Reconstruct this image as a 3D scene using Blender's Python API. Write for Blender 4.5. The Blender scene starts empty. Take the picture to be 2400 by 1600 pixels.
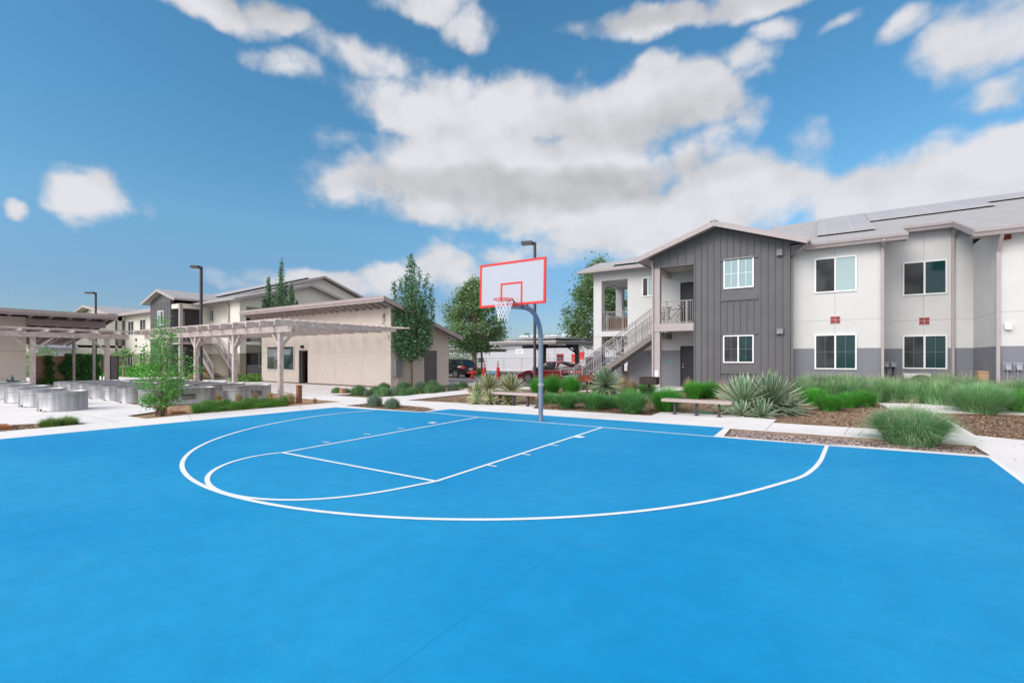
import bpy, math, random
from mathutils import Vector, Matrix
from mathutils.geometry import delaunay_2d_cdt
random.seed(7)
SC = bpy.context.scene
COL = SC.collection
PI = math.pi
# ---------------------------------------------------------------- survey frame
# X runs along the court's base line, Y across it, the camera stands over the origin.
F, H, HY = 1101.0, 1.66, 839.0
YAW = math.radians(33.55)
CS, SN = math.cos(YAW), math.sin(YAW)
def kk(u): return (u - 1200.0) / F
def G(u, v, z=0.0):
    d = F * (H - z) / (v - HY); k = kk(u)
    return Vector((d * (CS * k - SN), d * (SN * k + CS), z))
def PB(u, v, b):
    k = kk(u); d = b / (SN * k + CS)
    return Vector((d * (CS * k - SN), b, H - (v - HY) * d / F))
def PA(u, v, a):
    k = kk(u); d = a / (CS * k - SN)
    return Vector((a, d * (SN * k + CS), H - (v - HY) * d / F))
def AX(u, b): return PB(u, HY, b).x
def BY(u, a): return PA(u, HY, a).y
def D(u, d, z=0.0):
    k = kk(u); return Vector((d * (CS * k - SN), d * (SN * k + CS), z))

# ---------------------------------------------------------------- mesh builder
class MB:
    def __init__(s): s.v = []; s.f = []; s.m = []; s.r = None; s.sm = False
    def face(s, pts, mi=0):
        i = len(s.v); s.v += [tuple(p) for p in pts]; s.f.append(tuple(range(i, i + len(pts)))); s.m.append(mi)
    def box(s, x0, x1, y0, y1, z0, z1, mi=0):
        x0, x1 = min(x0, x1), max(x0, x1); y0, y1 = min(y0, y1), max(y0, y1); z0, z1 = min(z0, z1), max(z0, z1)
        i = len(s.v)
        s.v += [(x0,y0,z0),(x1,y0,z0),(x1,y1,z0),(x0,y1,z0),(x0,y0,z1),(x1,y0,z1),(x1,y1,z1),(x0,y1,z1)]
        for q in ((0,3,2,1),(4,5,6,7),(0,1,5,4),(1,2,6,5),(2,3,7,6),(3,0,4,7)):
            s.f.append(tuple(i + j for j in q)); s.m.append(mi)
        return s
    def bar(s, p, q, w, h, mi=0, up=(0,0,1)):
        p = Vector(p); q = Vector(q); d = (q - p).normalized(); up = Vector(up)
        r = d.cross(up)
        if r.length < 1e-4: r = d.cross(Vector((1,0,0)))
        r.normalize(); t = r.cross(d).normalized()
        i = len(s.v)
        for c in (p, q):
            for a, b in ((-1,-1),(1,-1),(1,1),(-1,1)):
                s.v.append(tuple(c + r * (a * w / 2) + t * (b * h / 2)))
        for qd in ((0,1,2,3),(7,6,5,4),(0,4,5,1),(1,5,6,2),(2,6,7,3),(3,7,4,0)):
            s.f.append(tuple(i + j for j in qd)); s.m.append(mi)
        return s
    def tube(s, pts, rad, n=10, mi=0, cap=True):
        pts = [Vector(p) for p in pts]
        if not isinstance(rad, (list, tuple)): rad = [rad] * len(pts)
        base = len(s.v); ref = None
        for j, p in enumerate(pts):
            d = (pts[min(j+1, len(pts)-1)] - pts[max(j-1, 0)]).normalized()
            if ref is None:
                ref = Vector((0,0,1)) if abs(d.z) < .9 else Vector((1,0,0))
            r = d.cross(ref).normalized(); t = r.cross(d).normalized(); ref = t if abs(d.z) >= .9 or abs(ref.z) < .9 else ref
            for q in range(n):
                an = 2 * PI * q / n
                s.v.append(tuple(p + (r * math.cos(an) + t * math.sin(an)) * rad[j]))
        for j in range(len(pts) - 1):
            for q in range(n):
                a = base + j * n + q; b = base + j * n + (q + 1) % n
                s.f.append((a, b, b + n, a + n)); s.m.append(mi)
        if cap:
            s.f.append(tuple(base + q for q in range(n))[::-1]); s.m.append(mi)
            s.f.append(tuple(base + (len(pts)-1) * n + q for q in range(n))); s.m.append(mi)
        return s
    def slab(s, pts, t, mi=0, mside=None):
        n = len(pts); top = [Vector(p) for p in pts]; bot = [p - Vector((0,0,t)) for p in top]
        i = len(s.v); s.v += [tuple(p) for p in top + bot]
        s.f.append(tuple(i + j for j in range(n))); s.m.append(mi)
        s.f.append(tuple(i + n + j for j in range(n))[::-1]); s.m.append(mi if mside is None else mside)
        for j in range(n):
            k = (j + 1) % n
            s.f.append((i + j, i + n + j, i + n + k, i + k)); s.m.append(mi if mside is None else mside)
        return s
    def merge(s, o, mi):
        i = len(s.v); s.v += o.v; s.f += [tuple(i+j for j in f) for f in o.f]; s.m += [mi]*len(o.f); return s
    def prism(s, pts, vec, mi=0):
        n = len(pts); vec = Vector(vec); i = len(s.v)
        s.v += [tuple(Vector(p)) for p in pts] + [tuple(Vector(p) + vec) for p in pts]
        s.f.append(tuple(i + j for j in range(n))[::-1]); s.m.append(mi)
        s.f.append(tuple(i + n + j for j in range(n))); s.m.append(mi)
        for j in range(n):
            k = (j + 1) % n
            s.f.append((i + j, i + k, i + n + k, i + n + j)); s.m.append(mi)
        return s
    def build(s, name, mats, parent=None, off=None, smooth=None, local=False, rnd=None):
        if not isinstance(mats, (list, tuple)): mats = [mats]
        o0 = Vector((0,0,0))
        if parent is not None and not local:
            p = parent
            while p.parent: p = p.parent
            o0 = p.location
        if off is not None: o0 = Vector(off)
        me = bpy.data.meshes.new(name)
        me.from_pydata([(x - o0.x, y - o0.y, z - o0.z) for x, y, z in s.v], [], s.f)
        for m in mats: me.materials.append(m)
        if any(s.m): me.polygons.foreach_set('material_index', s.m)
        if smooth is not None:
            me.polygons.foreach_set('use_smooth', [True] * len(me.polygons))
            if smooth > 0:
                try: me.set_sharp_from_angle(angle=smooth)
                except Exception: pass
        if rnd is not None:
            at = me.attributes.new('rnd', 'FLOAT', 'POINT'); at.data.foreach_set('value', rnd)
        me.update()
        o = bpy.data.objects.new(name, me); COL.objects.link(o)
        if off is not None and parent is None: o.location = off
        if parent is not None: o.parent = parent
        return o
def tag(o, label=None, cat=None, group=None, kind=None):
    if label: o['label'] = label
    if cat: o['category'] = cat
    if group: o['group'] = group
    if kind: o['kind'] = kind
    elif cat: o['kind'] = 'thing'
    return o
def T(name, label, cat, loc=(0,0,0), group=None, rz=0):
    o = bpy.data.objects.new(name, None); COL.objects.link(o)
    o.location = loc; o.rotation_euler = (0,0,rz); o.empty_display_size = .2
    bpy.context.evaluated_depsgraph_get() if False else None
    return tag(o, label, cat, group)
def struct(o): o['kind'] = 'structure'; return o
def dup(o, loc=None, rz=None, sc=None, label=None, group=None, parent=None):
    c = o.copy(); COL.objects.link(c)
    if parent is not None: c.parent = parent
    else:
        if loc is not None: c.location = loc
        if rz is not None: c.rotation_euler = (0,0,rz)
        if sc is not None: c.scale = sc if hasattr(sc, '__len__') else (sc,)*3
        if label: c['label'] = label
        if group: c['group'] = group
    for ch in list(o.children): dup(ch, parent=c)
    return c

# ---------------------------------------------------------------- materials
def srgb(r, g, b):
    def c(x):
        x /= 255.0
        return x / 12.92 if x <= .04045 else ((x + .055) / 1.055) ** 2.4
    return (c(r), c(g), c(b), 1)
class NT:
    def __init__(s, nt): s.nt = nt
    def n(s, typ, **kw):
        nd = s.nt.nodes.new(typ)
        for k, v in kw.items():
            if k.startswith('_'): setattr(nd, k[1:], v)
            else:
                key = int(k[1:]) if k[0] == 'i' and k[1:].isdigit() else k.replace('__', ' ')
                if hasattr(v, 'is_output'): s.nt.links.new(v, nd.inputs[key])
                else: nd.inputs[key].default_value = v
        return nd
    def math(s, op, a, b=None, c=None, clamp=False):
        nd = s.nt.nodes.new('ShaderNodeMath'); nd.operation = op; nd.use_clamp = clamp
        for i, x in enumerate((a, b, c)):
            if x is None: continue
            if hasattr(x, 'is_output'): s.nt.links.new(x, nd.inputs[i])
            else: nd.inputs[i].default_value = x
        return nd.outputs[0]
    def mix(s, fac, a, b, blend='MIX'):
        nd = s.nt.nodes.new('ShaderNodeMix'); nd.data_type = 'RGBA'; nd.blend_type = blend
        for i, x in ((0, fac), (6, a), (7, b)):
            if hasattr(x, 'is_output'): s.nt.links.new(x, nd.inputs[i])
            else: nd.inputs[i].default_value = x if i == 0 else (tuple(x) if len(x) == 4 else tuple(x) + (1,))
        return nd.outputs[2]
    def ramp(s, x, p0, p1, v0=0.0, v1=1.0):
        nd = s.nt.nodes.new('ShaderNodeMapRange'); nd.interpolation_type = 'SMOOTHSTEP'
        s.nt.links.new(x, nd.inputs[0])
        nd.inputs[1].default_value = p0; nd.inputs[2].default_value = p1; nd.inputs[3].default_value = v0; nd.inputs[4].default_value = v1
        return nd.outputs[0]
def newmat(name):
    m = bpy.data.materials.new(name); m.use_nodes = True
    nt = m.node_tree; b = nt.nodes['Principled BSDF']
    return m, NT(nt), b
def mat(name, col, rough=.7, metal=0.0, var=.08, scale=3.0, bump=0.0, bscale=60, spec=.5, fine=.0, fscale=80, stretch=None):
    m, t, b = newmat(name)
    tc = t.n('ShaderNodeTexCoord').outputs['Object']
    if stretch: tc = t.n('ShaderNodeMapping', Vector=tc, Scale=stretch).outputs[0]
    no = t.n('ShaderNodeTexNoise', Vector=tc, Scale=scale, Detail=6.0, Roughness=.65).outputs[0]
    f = t.ramp(no, .3, .7)
    dark = tuple(c * (1 - var) for c in col[:3]) + (1,); lite = tuple(min(1, c * (1 + var)) for c in col[:3]) + (1,)
    c = t.mix(f, dark, lite)
    if fine:
        n2 = t.n('ShaderNodeTexNoise', Vector=tc, Scale=fscale, Detail=3.0).outputs[0]
        g = t.ramp(n2, .3, .7, 1 - fine, 1 + fine)
        gg = t.n('ShaderNodeCombineColor', Red=g, Green=g, Blue=g).outputs[0]
        c = t.mix(1.0, c, gg, 'MULTIPLY')
    t.nt.links.new(c, b.inputs['Base Color'])
    b.inputs['Roughness'].default_value = rough; b.inputs['Metallic'].default_value = metal
    b.inputs['Specular IOR Level'].default_value = spec
    if bump:
        n3 = t.n('ShaderNodeTexNoise', Vector=tc, Scale=bscale, Detail=4.0).outputs[0]
        bp = t.n('ShaderNodeBump', Height=n3, Strength=bump, Distance=.01)
        t.nt.links.new(bp.outputs[0], b.inputs['Normal'])
    return m
def leafmat(name, c0, c1, c2=None, rough=.5, trans=.25, tip=None):
    """foliage: colour varies leaf by leaf through the rnd attribute"""
    m, t, b = newmat(name)
    at = t.n('ShaderNodeAttribute', _attribute_name='rnd').outputs['Fac']
    cr = t.n('ShaderNodeValToRGB', Fac=at)
    e = cr.color_ramp.elements; e[0].color = c0; e[1].color = c1
    if c2: x = e.new(.93); x.color = c1; e[1].position = .6 if False else e[1].position; e[-1].color = c2
    oi = t.n('ShaderNodeObjectInfo').outputs['Random']
    g = t.math('MULTIPLY_ADD', oi, .35, .82)
    gg = t.n('ShaderNodeCombineColor', Red=g, Green=g, Blue=g).outputs[0]
    c = t.mix(1.0, cr.outputs[0], gg, 'MULTIPLY')
    t.nt.links.new(c, b.inputs['Base Color'])
    b.inputs['Roughness'].default_value = rough
    b.inputs['Specular IOR Level'].default_value = .35
    tr = t.n('ShaderNodeBsdfTranslucent', Color=c)
    mx = t.n('ShaderNodeMixShader', Fac=trans)
    t.nt.links.new(b.outputs[0], mx.inputs[1]); t.nt.links.new(tr.outputs[0], mx.inputs[2])
    t.nt.links.new(mx.outputs[0], t.nt.nodes['Material Output'].inputs[0])
    return m

M = {}
M['concrete'] = mat('concrete', (.77,.725,.70,1), .85, var=.05, scale=.7, bump=.15, bscale=90, fine=.05, fscale=40)
M['slabedge'] = mat('slab_edge', (.27,.2,.15,1), .95, var=.25, scale=9)
M['shade_joint'] = mat('joint', (.30,.28,.26,1), .9)
M['line'] = mat('line_paint', (.82,.84,.86,1), .6, var=.03, scale=6, fine=.03)
M['court_edge'] = mat('court_edge', (.09,.17,.5,1), .7)
M['pink'] = mat('trim_paint', (.40,.345,.345,1), .65, var=.05, scale=4)
M['white_trim'] = mat('white_frame', (.78,.78,.79,1), .45, var=.02)
M['batten'] = mat('batten_siding', (.122,.120,.127,1), .75, var=.07, scale=1.2, fine=.03)
M['cream'] = mat('cream_stucco', (.56,.53,.45,1), .9, var=.04, scale=1.3, bump=.2, fine=.03)
M['olive'] = mat('olive_stucco', (.25,.235,.15,1), .9, var=.05)
M['clubstucco'] = mat('club_stucco', (.64,.56,.495,1), .9, var=.035, scale=1.0, bump=.25, fine=.03)
M['wood'] = mat('weathered_timber', (.52,.45,.43,1), .85, var=.22, scale=5, fine=.12, fscale=30)
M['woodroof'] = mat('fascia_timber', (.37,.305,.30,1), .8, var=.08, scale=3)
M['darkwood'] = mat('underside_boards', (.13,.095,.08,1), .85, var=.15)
M['lampbrown'] = mat('bronze_paint', (.045,.038,.045,1), .5, var=.1)
M['door_dark'] = mat('dark_door', (.012,.013,.018,1), .5)
M['door_grey'] = mat('grey_door', (.13,.12,.125,1), .5, var=.04)
M['black'] = mat('black', (.012,.012,.013,1), .5)
M['rail'] = mat('rail_paint', (.30,.265,.265,1), .5, var=.06)
M['steel_step'] = mat('step', (.36,.34,.33,1), .8, var=.1)
M['poleblue'] = mat('galvanised_pole', (.225,.27,.34,1), .42, metal=.45, var=.1, scale=5, fine=.05)
M['red'] = mat('red_paint', (.68,.012,.01,1), .45, var=.04)
M['board'] = mat('backboard_white', (.46,.46,.50,1), .55, var=.02, scale=2)
M['net'] = mat('net_cord', (.85,.83,.84,1), .9)
M['tile'] = mat('red_tile', (.27,.03,.025,1), .5, var=.15, scale=20)
M['grout'] = mat('grout', (.7,.68,.66,1), .8)
M['meter'] = mat('meter_box', (.27,.28,.31,1), .5, metal=.2)
M['rust'] = mat('rust_steel', (.17,.035,.015,1), .8, var=.45, scale=8)
M['sootsteel'] = mat('soot_steel', (.03,.018,.018,1), .6, var=.4, scale=8)
M['benchseat'] = mat('bench_seat', (.44,.35,.33,1), .7, var=.06, scale=6)
M['asphalt'] = mat('asphalt', (.19,.17,.17,1), .9, var=.12, scale=1.0, fine=.12, fscale=50)
M['bark'] = mat('bark', (.20,.145,.11,1), .95, var=.35, scale=7, bump=.6, bscale=25)
M['palebark'] = mat('pale_bark', (.33,.25,.17,1), .95, var=.4, scale=6)
M['roofwhite'] = mat('metal_roof', (.62,.61,.62,1), .6, var=.04)
M['offwhite'] = mat('offwhite_siding', (.47,.47,.50,1), .8, var=.03, scale=.5)
M['chain'] = mat('chain_rail', (.25,.26,.27,1), .6, metal=.3)
M['blockwall'] = mat('block_wall', (.58,.37,.27,1), .95, var=.08, scale=2, bump=.2)
M['lawn'] = mat('lawn', (.10,.17,.03,1), .95, var=.3, scale=2)
M['tyre'] = mat('tyre', (.02,.02,.02,1), .8)
M['chrome'] = mat('alloy', (.55,.55,.57,1), .25, metal=.9)
M['cardboard'] = mat('cardboard', (.5,.33,.2,1), .9)
M['dark_glass'] = mat('car_glass', (.012,.014,.017,1), .05, spec=.7)
M['plastic_red'] = mat('red_plastic', (.5,.02,.02,1), .5)
M['blue_thing'] = mat('blue_tarp', (.10,.28,.42,1), .6)
M['potyellow'] = mat('valve_green', (.06,.15,.09,1), .6)
M['house_red'] = mat('balcony_red', (.45,.02,.02,1), .6)
M['ventgrey'] = mat('vent_grey', (.20,.19,.20,1), .6)
M['reed'] = mat('reed', (.16,.10,.065,1), .9, var=.3, scale=12)
M['gridgrey'] = mat('grid_grey', (.12,.14,.14,1), .6)
M['solar'] = mat('solar_panel', (.10,.12,.17,1), .25, var=.05, spec=.6)

def stucco_two(name, up, low, zsplit):
    m, t, b = newmat(name)
    pos = t.n('ShaderNodeNewGeometry').outputs['Position']
    z = t.n('ShaderNodeSeparateXYZ', Vector=pos).outputs[2]
    f = t.math('GREATER_THAN', z, zsplit)
    no = t.n('ShaderNodeTexNoise', Vector=pos, Scale=1.1, Detail=7.0, Roughness=.6).outputs[0]
    n2 = t.n('ShaderNodeTexNoise', Vector=pos, Scale=70.0, Detail=2.0).outputs[0]
    ms = t.n('ShaderNodeMapping', Vector=pos, Scale=(5,5,.3)).outputs[0]
    n4 = t.n('ShaderNodeTexNoise', Vector=ms, Scale=1.0, Detail=5.0).outputs[0]
    g = t.math('ADD', t.ramp(no, .25, .75, .955, 1.03), t.math('ADD', t.ramp(n2, .3, .7, -.025, .025), t.ramp(n4, .3, .8, .006, -.018)))
    gg = t.n('ShaderNodeCombineColor', Red=g, Green=g, Blue=g).outputs[0]
    c = t.mix(1.0, t.mix(f, low, up), gg, 'MULTIPLY')
    t.nt.links.new(c, b.inputs['Base Color']); b.inputs['Roughness'].default_value = .9
    bp = t.n('ShaderNodeBump', Height=n2, Strength=.25, Distance=.008)
    t.nt.links.new(bp.outputs[0], b.inputs['Normal'])
    return m
M['stucco'] = stucco_two('painted_stucco', (.60,.59,.585,1), (.205,.21,.24,1), 2.06)
M['stucco_left'] = stucco_two('painted_stucco_cream', (.72,.685,.61,1), (.27,.245,.17,1), 2.06)

def shingle(name, col):
    m, t, b = newmat(name)
    tc = t.n('ShaderNodeTexCoord').outputs['Object']
    br = t.n('ShaderNodeTexBrick', Vector=tc, Color1=col, Color2=tuple(c*.86 for c in col[:3])+(1,), Mortar=tuple(c*.7 for c in col[:3])+(1,), Scale=1.0)
    br.inputs['Mortar Size'].default_value = .012; br.inputs['Brick Width'].default_value = .33; br.inputs['Row Height'].default_value = .16
    n2 = t.n('ShaderNodeTexNoise', Vector=tc, Scale=45.0, Detail=3.0).outputs[0]
    g = t.ramp(n2, .3, .7, .9, 1.1)
    gg = t.n('ShaderNodeCombineColor', Red=g, Green=g, Blue=g).outputs[0]
    t.nt.links.new(t.mix(1.0, br.outputs[0], gg, 'MULTIPLY'), b.inputs['Base Color']); b.inputs['Roughness'].default_value = .95
    return m
M['shingle'] = shingle('asphalt_shingle', (.41,.393,.397,1))
def panelmat():
    m, t, b = newmat('solar_array')
    tc = t.n('ShaderNodeTexCoord').outputs['Object']
    br = t.n('ShaderNodeTexBrick', Vector=tc, Color1=(.40,.385,.39,1), Color2=(.38,.37,.38,1), Mortar=(.5,.49,.5,1), Scale=1.0)
    br.offset = 0; br.inputs['Mortar Size'].default_value = .012; br.inputs['Brick Width'].default_value = 1.02; br.inputs['Row Height'].default_value = 1.6
    t.nt.links.new(br.outputs[0], b.inputs['Base Color']); b.inputs['Roughness'].default_value = .6; b.inputs['Specular IOR Level'].default_value = .25
    return m
M['panel'] = panelmat()
def tankmat():
    m, t, b = newmat('galvanised_tank')
    tc = t.n('ShaderNodeTexCoord').outputs['Object']
    mp = t.n('ShaderNodeMapping', Vector=tc, Scale=(9,9,.6)).outputs[0]
    n1 = t.n('ShaderNodeTexNoise', Vector=mp, Scale=1.0, Detail=4.0).outputs[0]
    n2 = t.n('ShaderNodeTexVoronoi', Vector=tc, Scale=35.0).outputs['Color']
    bw = t.n('ShaderNodeRGBToBW', Color=n2).outputs[0]
    g = t.math('ADD', t.ramp(n1, .3, .7, .31, .44), t.math('MULTIPLY', bw, .07))
    c = t.n('ShaderNodeCombineColor', Red=g, Green=g, Blue=t.math('MULTIPLY', g, 1.03)).outputs[0]
    t.nt.links.new(c, b.inputs['Base Color'])
    b.inputs['Metallic'].default_value = .7; t.nt.links.new(t.ramp(n1, .3, .7, .34, .48), b.inputs['Roughness'])
    return m
M['tank'] = tankmat()
def glassmat(name, base, blind=None, rough=.06, bz=24.0, spec=.7):
    m, t, b = newmat(name)
    c = base
    if blind:
        tc = t.n('ShaderNodeNewGeometry').outputs['Position']
        z = t.n('ShaderNodeSeparateXYZ', Vector=tc).outputs[2]
        s = t.math('FRACT', t.math('MULTIPLY', z, bz))
        s = t.ramp(s, .55, .95)
        c = t.mix(s, blind, base)
        t.nt.links.new(c, b.inputs['Base Color'])
    else:
        pos = t.n('ShaderNodeNewGeometry').outputs['Position']
        no = t.n('ShaderNodeTexNoise', Vector=pos, Scale=1.6, Detail=2.0).outputs[0]
        c = t.mix(t.ramp(no, .35, .65), tuple(x*.6 for x in base[:3])+(1,), tuple(x*1.5 for x in base[:3])+(1,))
        t.nt.links.new(c, b.inputs['Base Color'])
    b.inputs['Roughness'].default_value = rough; b.inputs['Specular IOR Level'].default_value = spec
    return m
M['g_screen'] = glassmat('screened_glass', (.035,.037,.038,1), rough=.35, spec=.2)
M['g_teal'] = glassmat('teal_glass', (.004,.026,.029,1), spec=.3)
M['g_blind'] = glassmat('glass_over_blind', (.13,.24,.27,1), (.30,.42,.44,1), rough=.12)
M['g_pale'] = glassmat('glass_over_pale_blind', (.27,.38,.40,1), (.34,.45,.47,1), rough=.12)
M['g_tealblind'] = glassmat('teal_glass_over_blind', (.004,.024,.027,1), (.012,.05,.054,1), rough=.08, spec=.3)
M['g_dark'] = glassmat('dark_glass', (.02,.025,.03,1))

def courtmat():
    m, t, b = newmat('blue_court_paint')
    pos = t.n('ShaderNodeNewGeometry').outputs['Position']
    n1 = t.n('ShaderNodeTexNoise', Vector=pos, Scale=.23, Detail=4.0, Roughness=.55).outputs[0]
    n2 = t.n('ShaderNodeTexNoise', Vector=pos, Scale=3.5, Detail=8.0, Roughness=.7).outputs[0]
    n3 = t.n('ShaderNodeTexNoise', Vector=pos, Scale=160.0, Detail=2.0).outputs[0]
    c = t.mix(t.ramp(n1, .36, .64), (.0008,.252,.525,1), (.012,.292,.555,1))
    g = t.math('ADD', t.ramp(n2, .3, .7, .93, 1.05), t.ramp(n3, .35, .65, -.02, .02))
    gg = t.n('ShaderNodeCombineColor', Red=g, Green=g, Blue=g).outputs[0]
    c = t.mix(1.0, c, gg, 'MULTIPLY')
    # saw-cut joints on a grid and hairline cracks in the slab
    sp = t.n('ShaderNodeSeparateXYZ', Vector=t.n('ShaderNodeVectorMath', _operation='ADD', i0=pos, i1=t.n('ShaderNodeVectorMath', _operation='SCALE', i0=t.n('ShaderNodeTexNoise', Vector=pos, Scale=1.5, Detail=2.0).outputs['Color'], Scale=.02).outputs[0]).outputs[0])
    def joint(o, at, w):
        d = t.math('ABSOLUTE', t.math('SUBTRACT', o, at)); return t.ramp(d, w, w * .3)
    j = joint(sp.outputs[0], -4.75, .009)
    for o, at, w in ((sp.outputs[0], -1.9, .008), (sp.outputs[1], 7.3, .006), (sp.outputs[1], 3.45, .006), (sp.outputs[1], .1, .006), (sp.outputs[0], -9.1, .005)):
        j = t.math('MAXIMUM', j, joint(o, at, w))
    c = t.mix(t.math('MULTIPLY', j, t.ramp(n2, .35, .65, .15, .5)), c, (.003,.11,.30,1))
    ms = t.n('ShaderNodeMapping', Vector=pos, Scale=(.9,5.5,1), Rotation=(0,0,.5)).outputs[0]
    n5 = t.n('ShaderNodeTexNoise', Vector=ms, Scale=1.1, Detail=7.0, Roughness=.72).outputs[0]
    c = t.mix(t.math('MULTIPLY', t.ramp(n5, .56, .74), .16), c, (.10,.34,.56,1))
    c = t.mix(t.math('MULTIPLY', t.ramp(n5, .44, .28), .14), c, (.0,.15,.42,1))
    # scuffs: pale chips and dark specks
    vo = t.n('ShaderNodeTexVoronoi', Vector=pos, Scale=1.3).outputs['Distance']
    sp1 = t.ramp(vo, .016, .009)
    c = t.mix(t.math('MULTIPLY', sp1, .6), c, (.35,.5,.65,1))
    p2 = t.n('ShaderNodeVectorMath', _operation='ADD', i0=pos, i1=(7.3,2.1,0)).outputs[0]
    vo2 = t.n('ShaderNodeTexVoronoi', Vector=p2, Scale=.8).outputs['Distance']
    c = t.mix(t.math('MULTIPLY', t.ramp(vo2, .014, .008), .7), c, (.02,.06,.12,1))
    t.nt.links.new(c, b.inputs['Base Color'])
    b.inputs['Roughness'].default_value = .62; b.inputs['Specular IOR Level'].default_value = .25
    bp = t.n('ShaderNodeBump', Height=n3, Strength=.12, Distance=.004)
    t.nt.links.new(bp.outputs[0], b.inputs['Normal'])
    return m
M['court'] = courtmat()
def linemat():
    m, t, b = newmat('worn_line_paint')
    pos = t.n('ShaderNodeNewGeometry').outputs['Position']
    n1 = t.n('ShaderNodeTexNoise', Vector=pos, Scale=55.0, Detail=6.0, Roughness=.75).outputs[0]
    n2 = t.n('ShaderNodeTexNoise', Vector=pos, Scale=1.4, Detail=3.0).outputs[0]
    w_ = t.ramp(t.math('ADD', n1, t.math('MULTIPLY', t.math('SUBTRACT', n2, .5), .35)), .60, .68)
    c = t.mix(w_, (.80,.82,.84,1), (.25,.45,.62,1))
    n3 = t.n('ShaderNodeTexNoise', Vector=pos, Scale=6.0, Detail=4.0).outputs[0]
    c = t.mix(t.ramp(n3, .45, .8, 0, .18), c, (.45,.5,.55,1))
    t.nt.links.new(c, b.inputs['Base Color']); b.inputs['Roughness'].default_value = .65
    return m
M['line'] = linemat()
def mulchmat(name, c0, c1, c2, sc=28):
    m, t, b = newmat(name)
    pos = t.n('ShaderNodeNewGeometry').outputs['Position']
    mp = t.n('ShaderNodeMapping', Vector=pos, Scale=(1,1.7,1), Rotation=(0,0,.6)).outputs[0]
    vo = t.n('ShaderNodeTexVoronoi', Vector=mp, Scale=float(sc)); vc = t.n('ShaderNodeRGBToBW', Color=vo.outputs['Color']).outputs[0]
    n1 = t.n('ShaderNodeTexNoise', Vector=pos, Scale=2.5, Detail=5.0).outputs[0]
    c = t.mix(t.ramp(vc, .1, .6), c0, c1); c = t.mix(t.ramp(vc, .7, .9), c, c2)
    g = t.ramp(n1, .3, .7, .75, 1.15)
    gg = t.n('ShaderNodeCombineColor', Red=g, Green=g, Blue=g).outputs[0]
    t.nt.links.new(t.mix(1.0, c, gg, 'MULTIPLY'), b.inputs['Base Color']); b.inputs['Roughness'].default_value = .95
    bp = t.n('ShaderNodeBump', Height=vc, Strength=.9, Distance=.03)
    t.nt.links.new(bp.outputs[0], b.inputs['Normal'])
    return m
M['mulch'] = mulchmat('bark_mulch', (.11,.06,.035,1), (.33,.20,.12,1), (.55,.42,.32,1), 26)
M['gravel'] = mulchmat('pink_gravel', (.16,.09,.075,1), (.36,.25,.22,1), (.66,.58,.55,1), 30)
M['orangegravel'] = mulchmat('orange_gravel', (.3,.15,.07,1), (.5,.3,.17,1), (.66,.5,.35,1), 30)

# ---------------------------------------------------------------- camera
cd = bpy.data.cameras.new('camera'); cam = bpy.data.objects.new('camera', cd); COL.objects.link(cam)
cam.location = (0, 0, H); cam.rotation_euler = (PI/2, 0, YAW)
cd.sensor_width = 36; cd.lens = F / 2400 * 36; cd.shift_y = 39.0 / 2400; cd.clip_end = 3000; cd.clip_start = .05
SC.camera = cam
# ---------------------------------------------------------------- the ground
def sm(x):
    x = min(1, max(0, x)); return x*x*(3-2*x)
def zt(x, y):
    # the planted ground climbs gently towards the right-hand building
    return .2 * sm((y-13.9)/6.5) * sm((x+11.5)/4.0) * (1 if y < 40 else 0)
def Gt(u, v, dz=0.0):
    p = G(u, v, dz)
    for _ in range(12): p = G(u, v, dz + .5*(zt(p.x, p.y) + (p.z-dz)))
    return p
GRID = [(-11.4+.55*i, 13.7+.55*j) for i in range(52) for j in range(21)]
def inside(p, poly):
    x, y = p; c = False; n = len(poly)
    for i in range(n):
        x1, y1 = poly[i]; x2, y2 = poly[(i+1) % n]
        if (y1 > y) != (y2 > y) and x < (x2 - x1) * (y - y1) / (y2 - y1) + x1: c = not c
    return c
def gp(l): return [tuple(G(u, v)[:2]) for u, v in l]
bed_left = gp([(-90,1019),(0,1011),(204,993),(196,991.5),(77,992.6),(10,996),(-60,1000)])
tank_bed = gp([(206,929),(388,960.5),(298,974),(344,981),(441,971),(700,950),(799,941),(704,933),(650,915)])
tank_bed += [(-19.3,12.2),(-24,12.4),(-34.6,12.4),(-34.6,6.4)]
club_bed = gp([(777,926),(864,932),(955,926),(1078,914.5),(1100,909)]) + [(-19.5,22.9),(-19.7,17.75),(-19.9,17.35)] + gp([(880,920)])
court_bed = gp([(808,950),(889,957.8),(991,965),(1020,959.5),(1000,954),(938,948.4),(860,945)])
strip_bed = gp([(1711,1004),(2032,1026.6),(2238,1040.8),(2284,1043.8),(2321,1067),(2032,1046),(1880,1037),(1696,1021.6)])
def gpt(l): return [tuple(Gt(u, v)[:2]) for u, v in l]
right_bed = gpt([(2192,967),(2240,993),(2286,1019.7),(2400,1031),(2600,1046),(2600,986),(2400,972.5),(2330,969)])
main_bed = gp([(953,937.5),(1101,945),(1180,944.5),(1258,949),(1249,956),(1273,958.8),(1500,972),(1525,973.7),(1548,965.5),(1690,972.7),(1819,982.9),(1813,990),(1940,998),(2043,1003.7)]) + gpt([(2110,1006),(2130,985),(2095,962),(2057,944),(2130,945),(2206,947.5),(2330,953),(2400,957),(2500,962)]) + [(30,17.0),(30,60),(-17.6,60),(-17.6,21.5)] + gp([(1101,922)])
beds = [bed_left, tank_bed, club_bed, court_bed, strip_bed, right_bed, main_bed]
outer = [(-60,-25),(30,-25),(30,60),(-60,60)]
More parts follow.
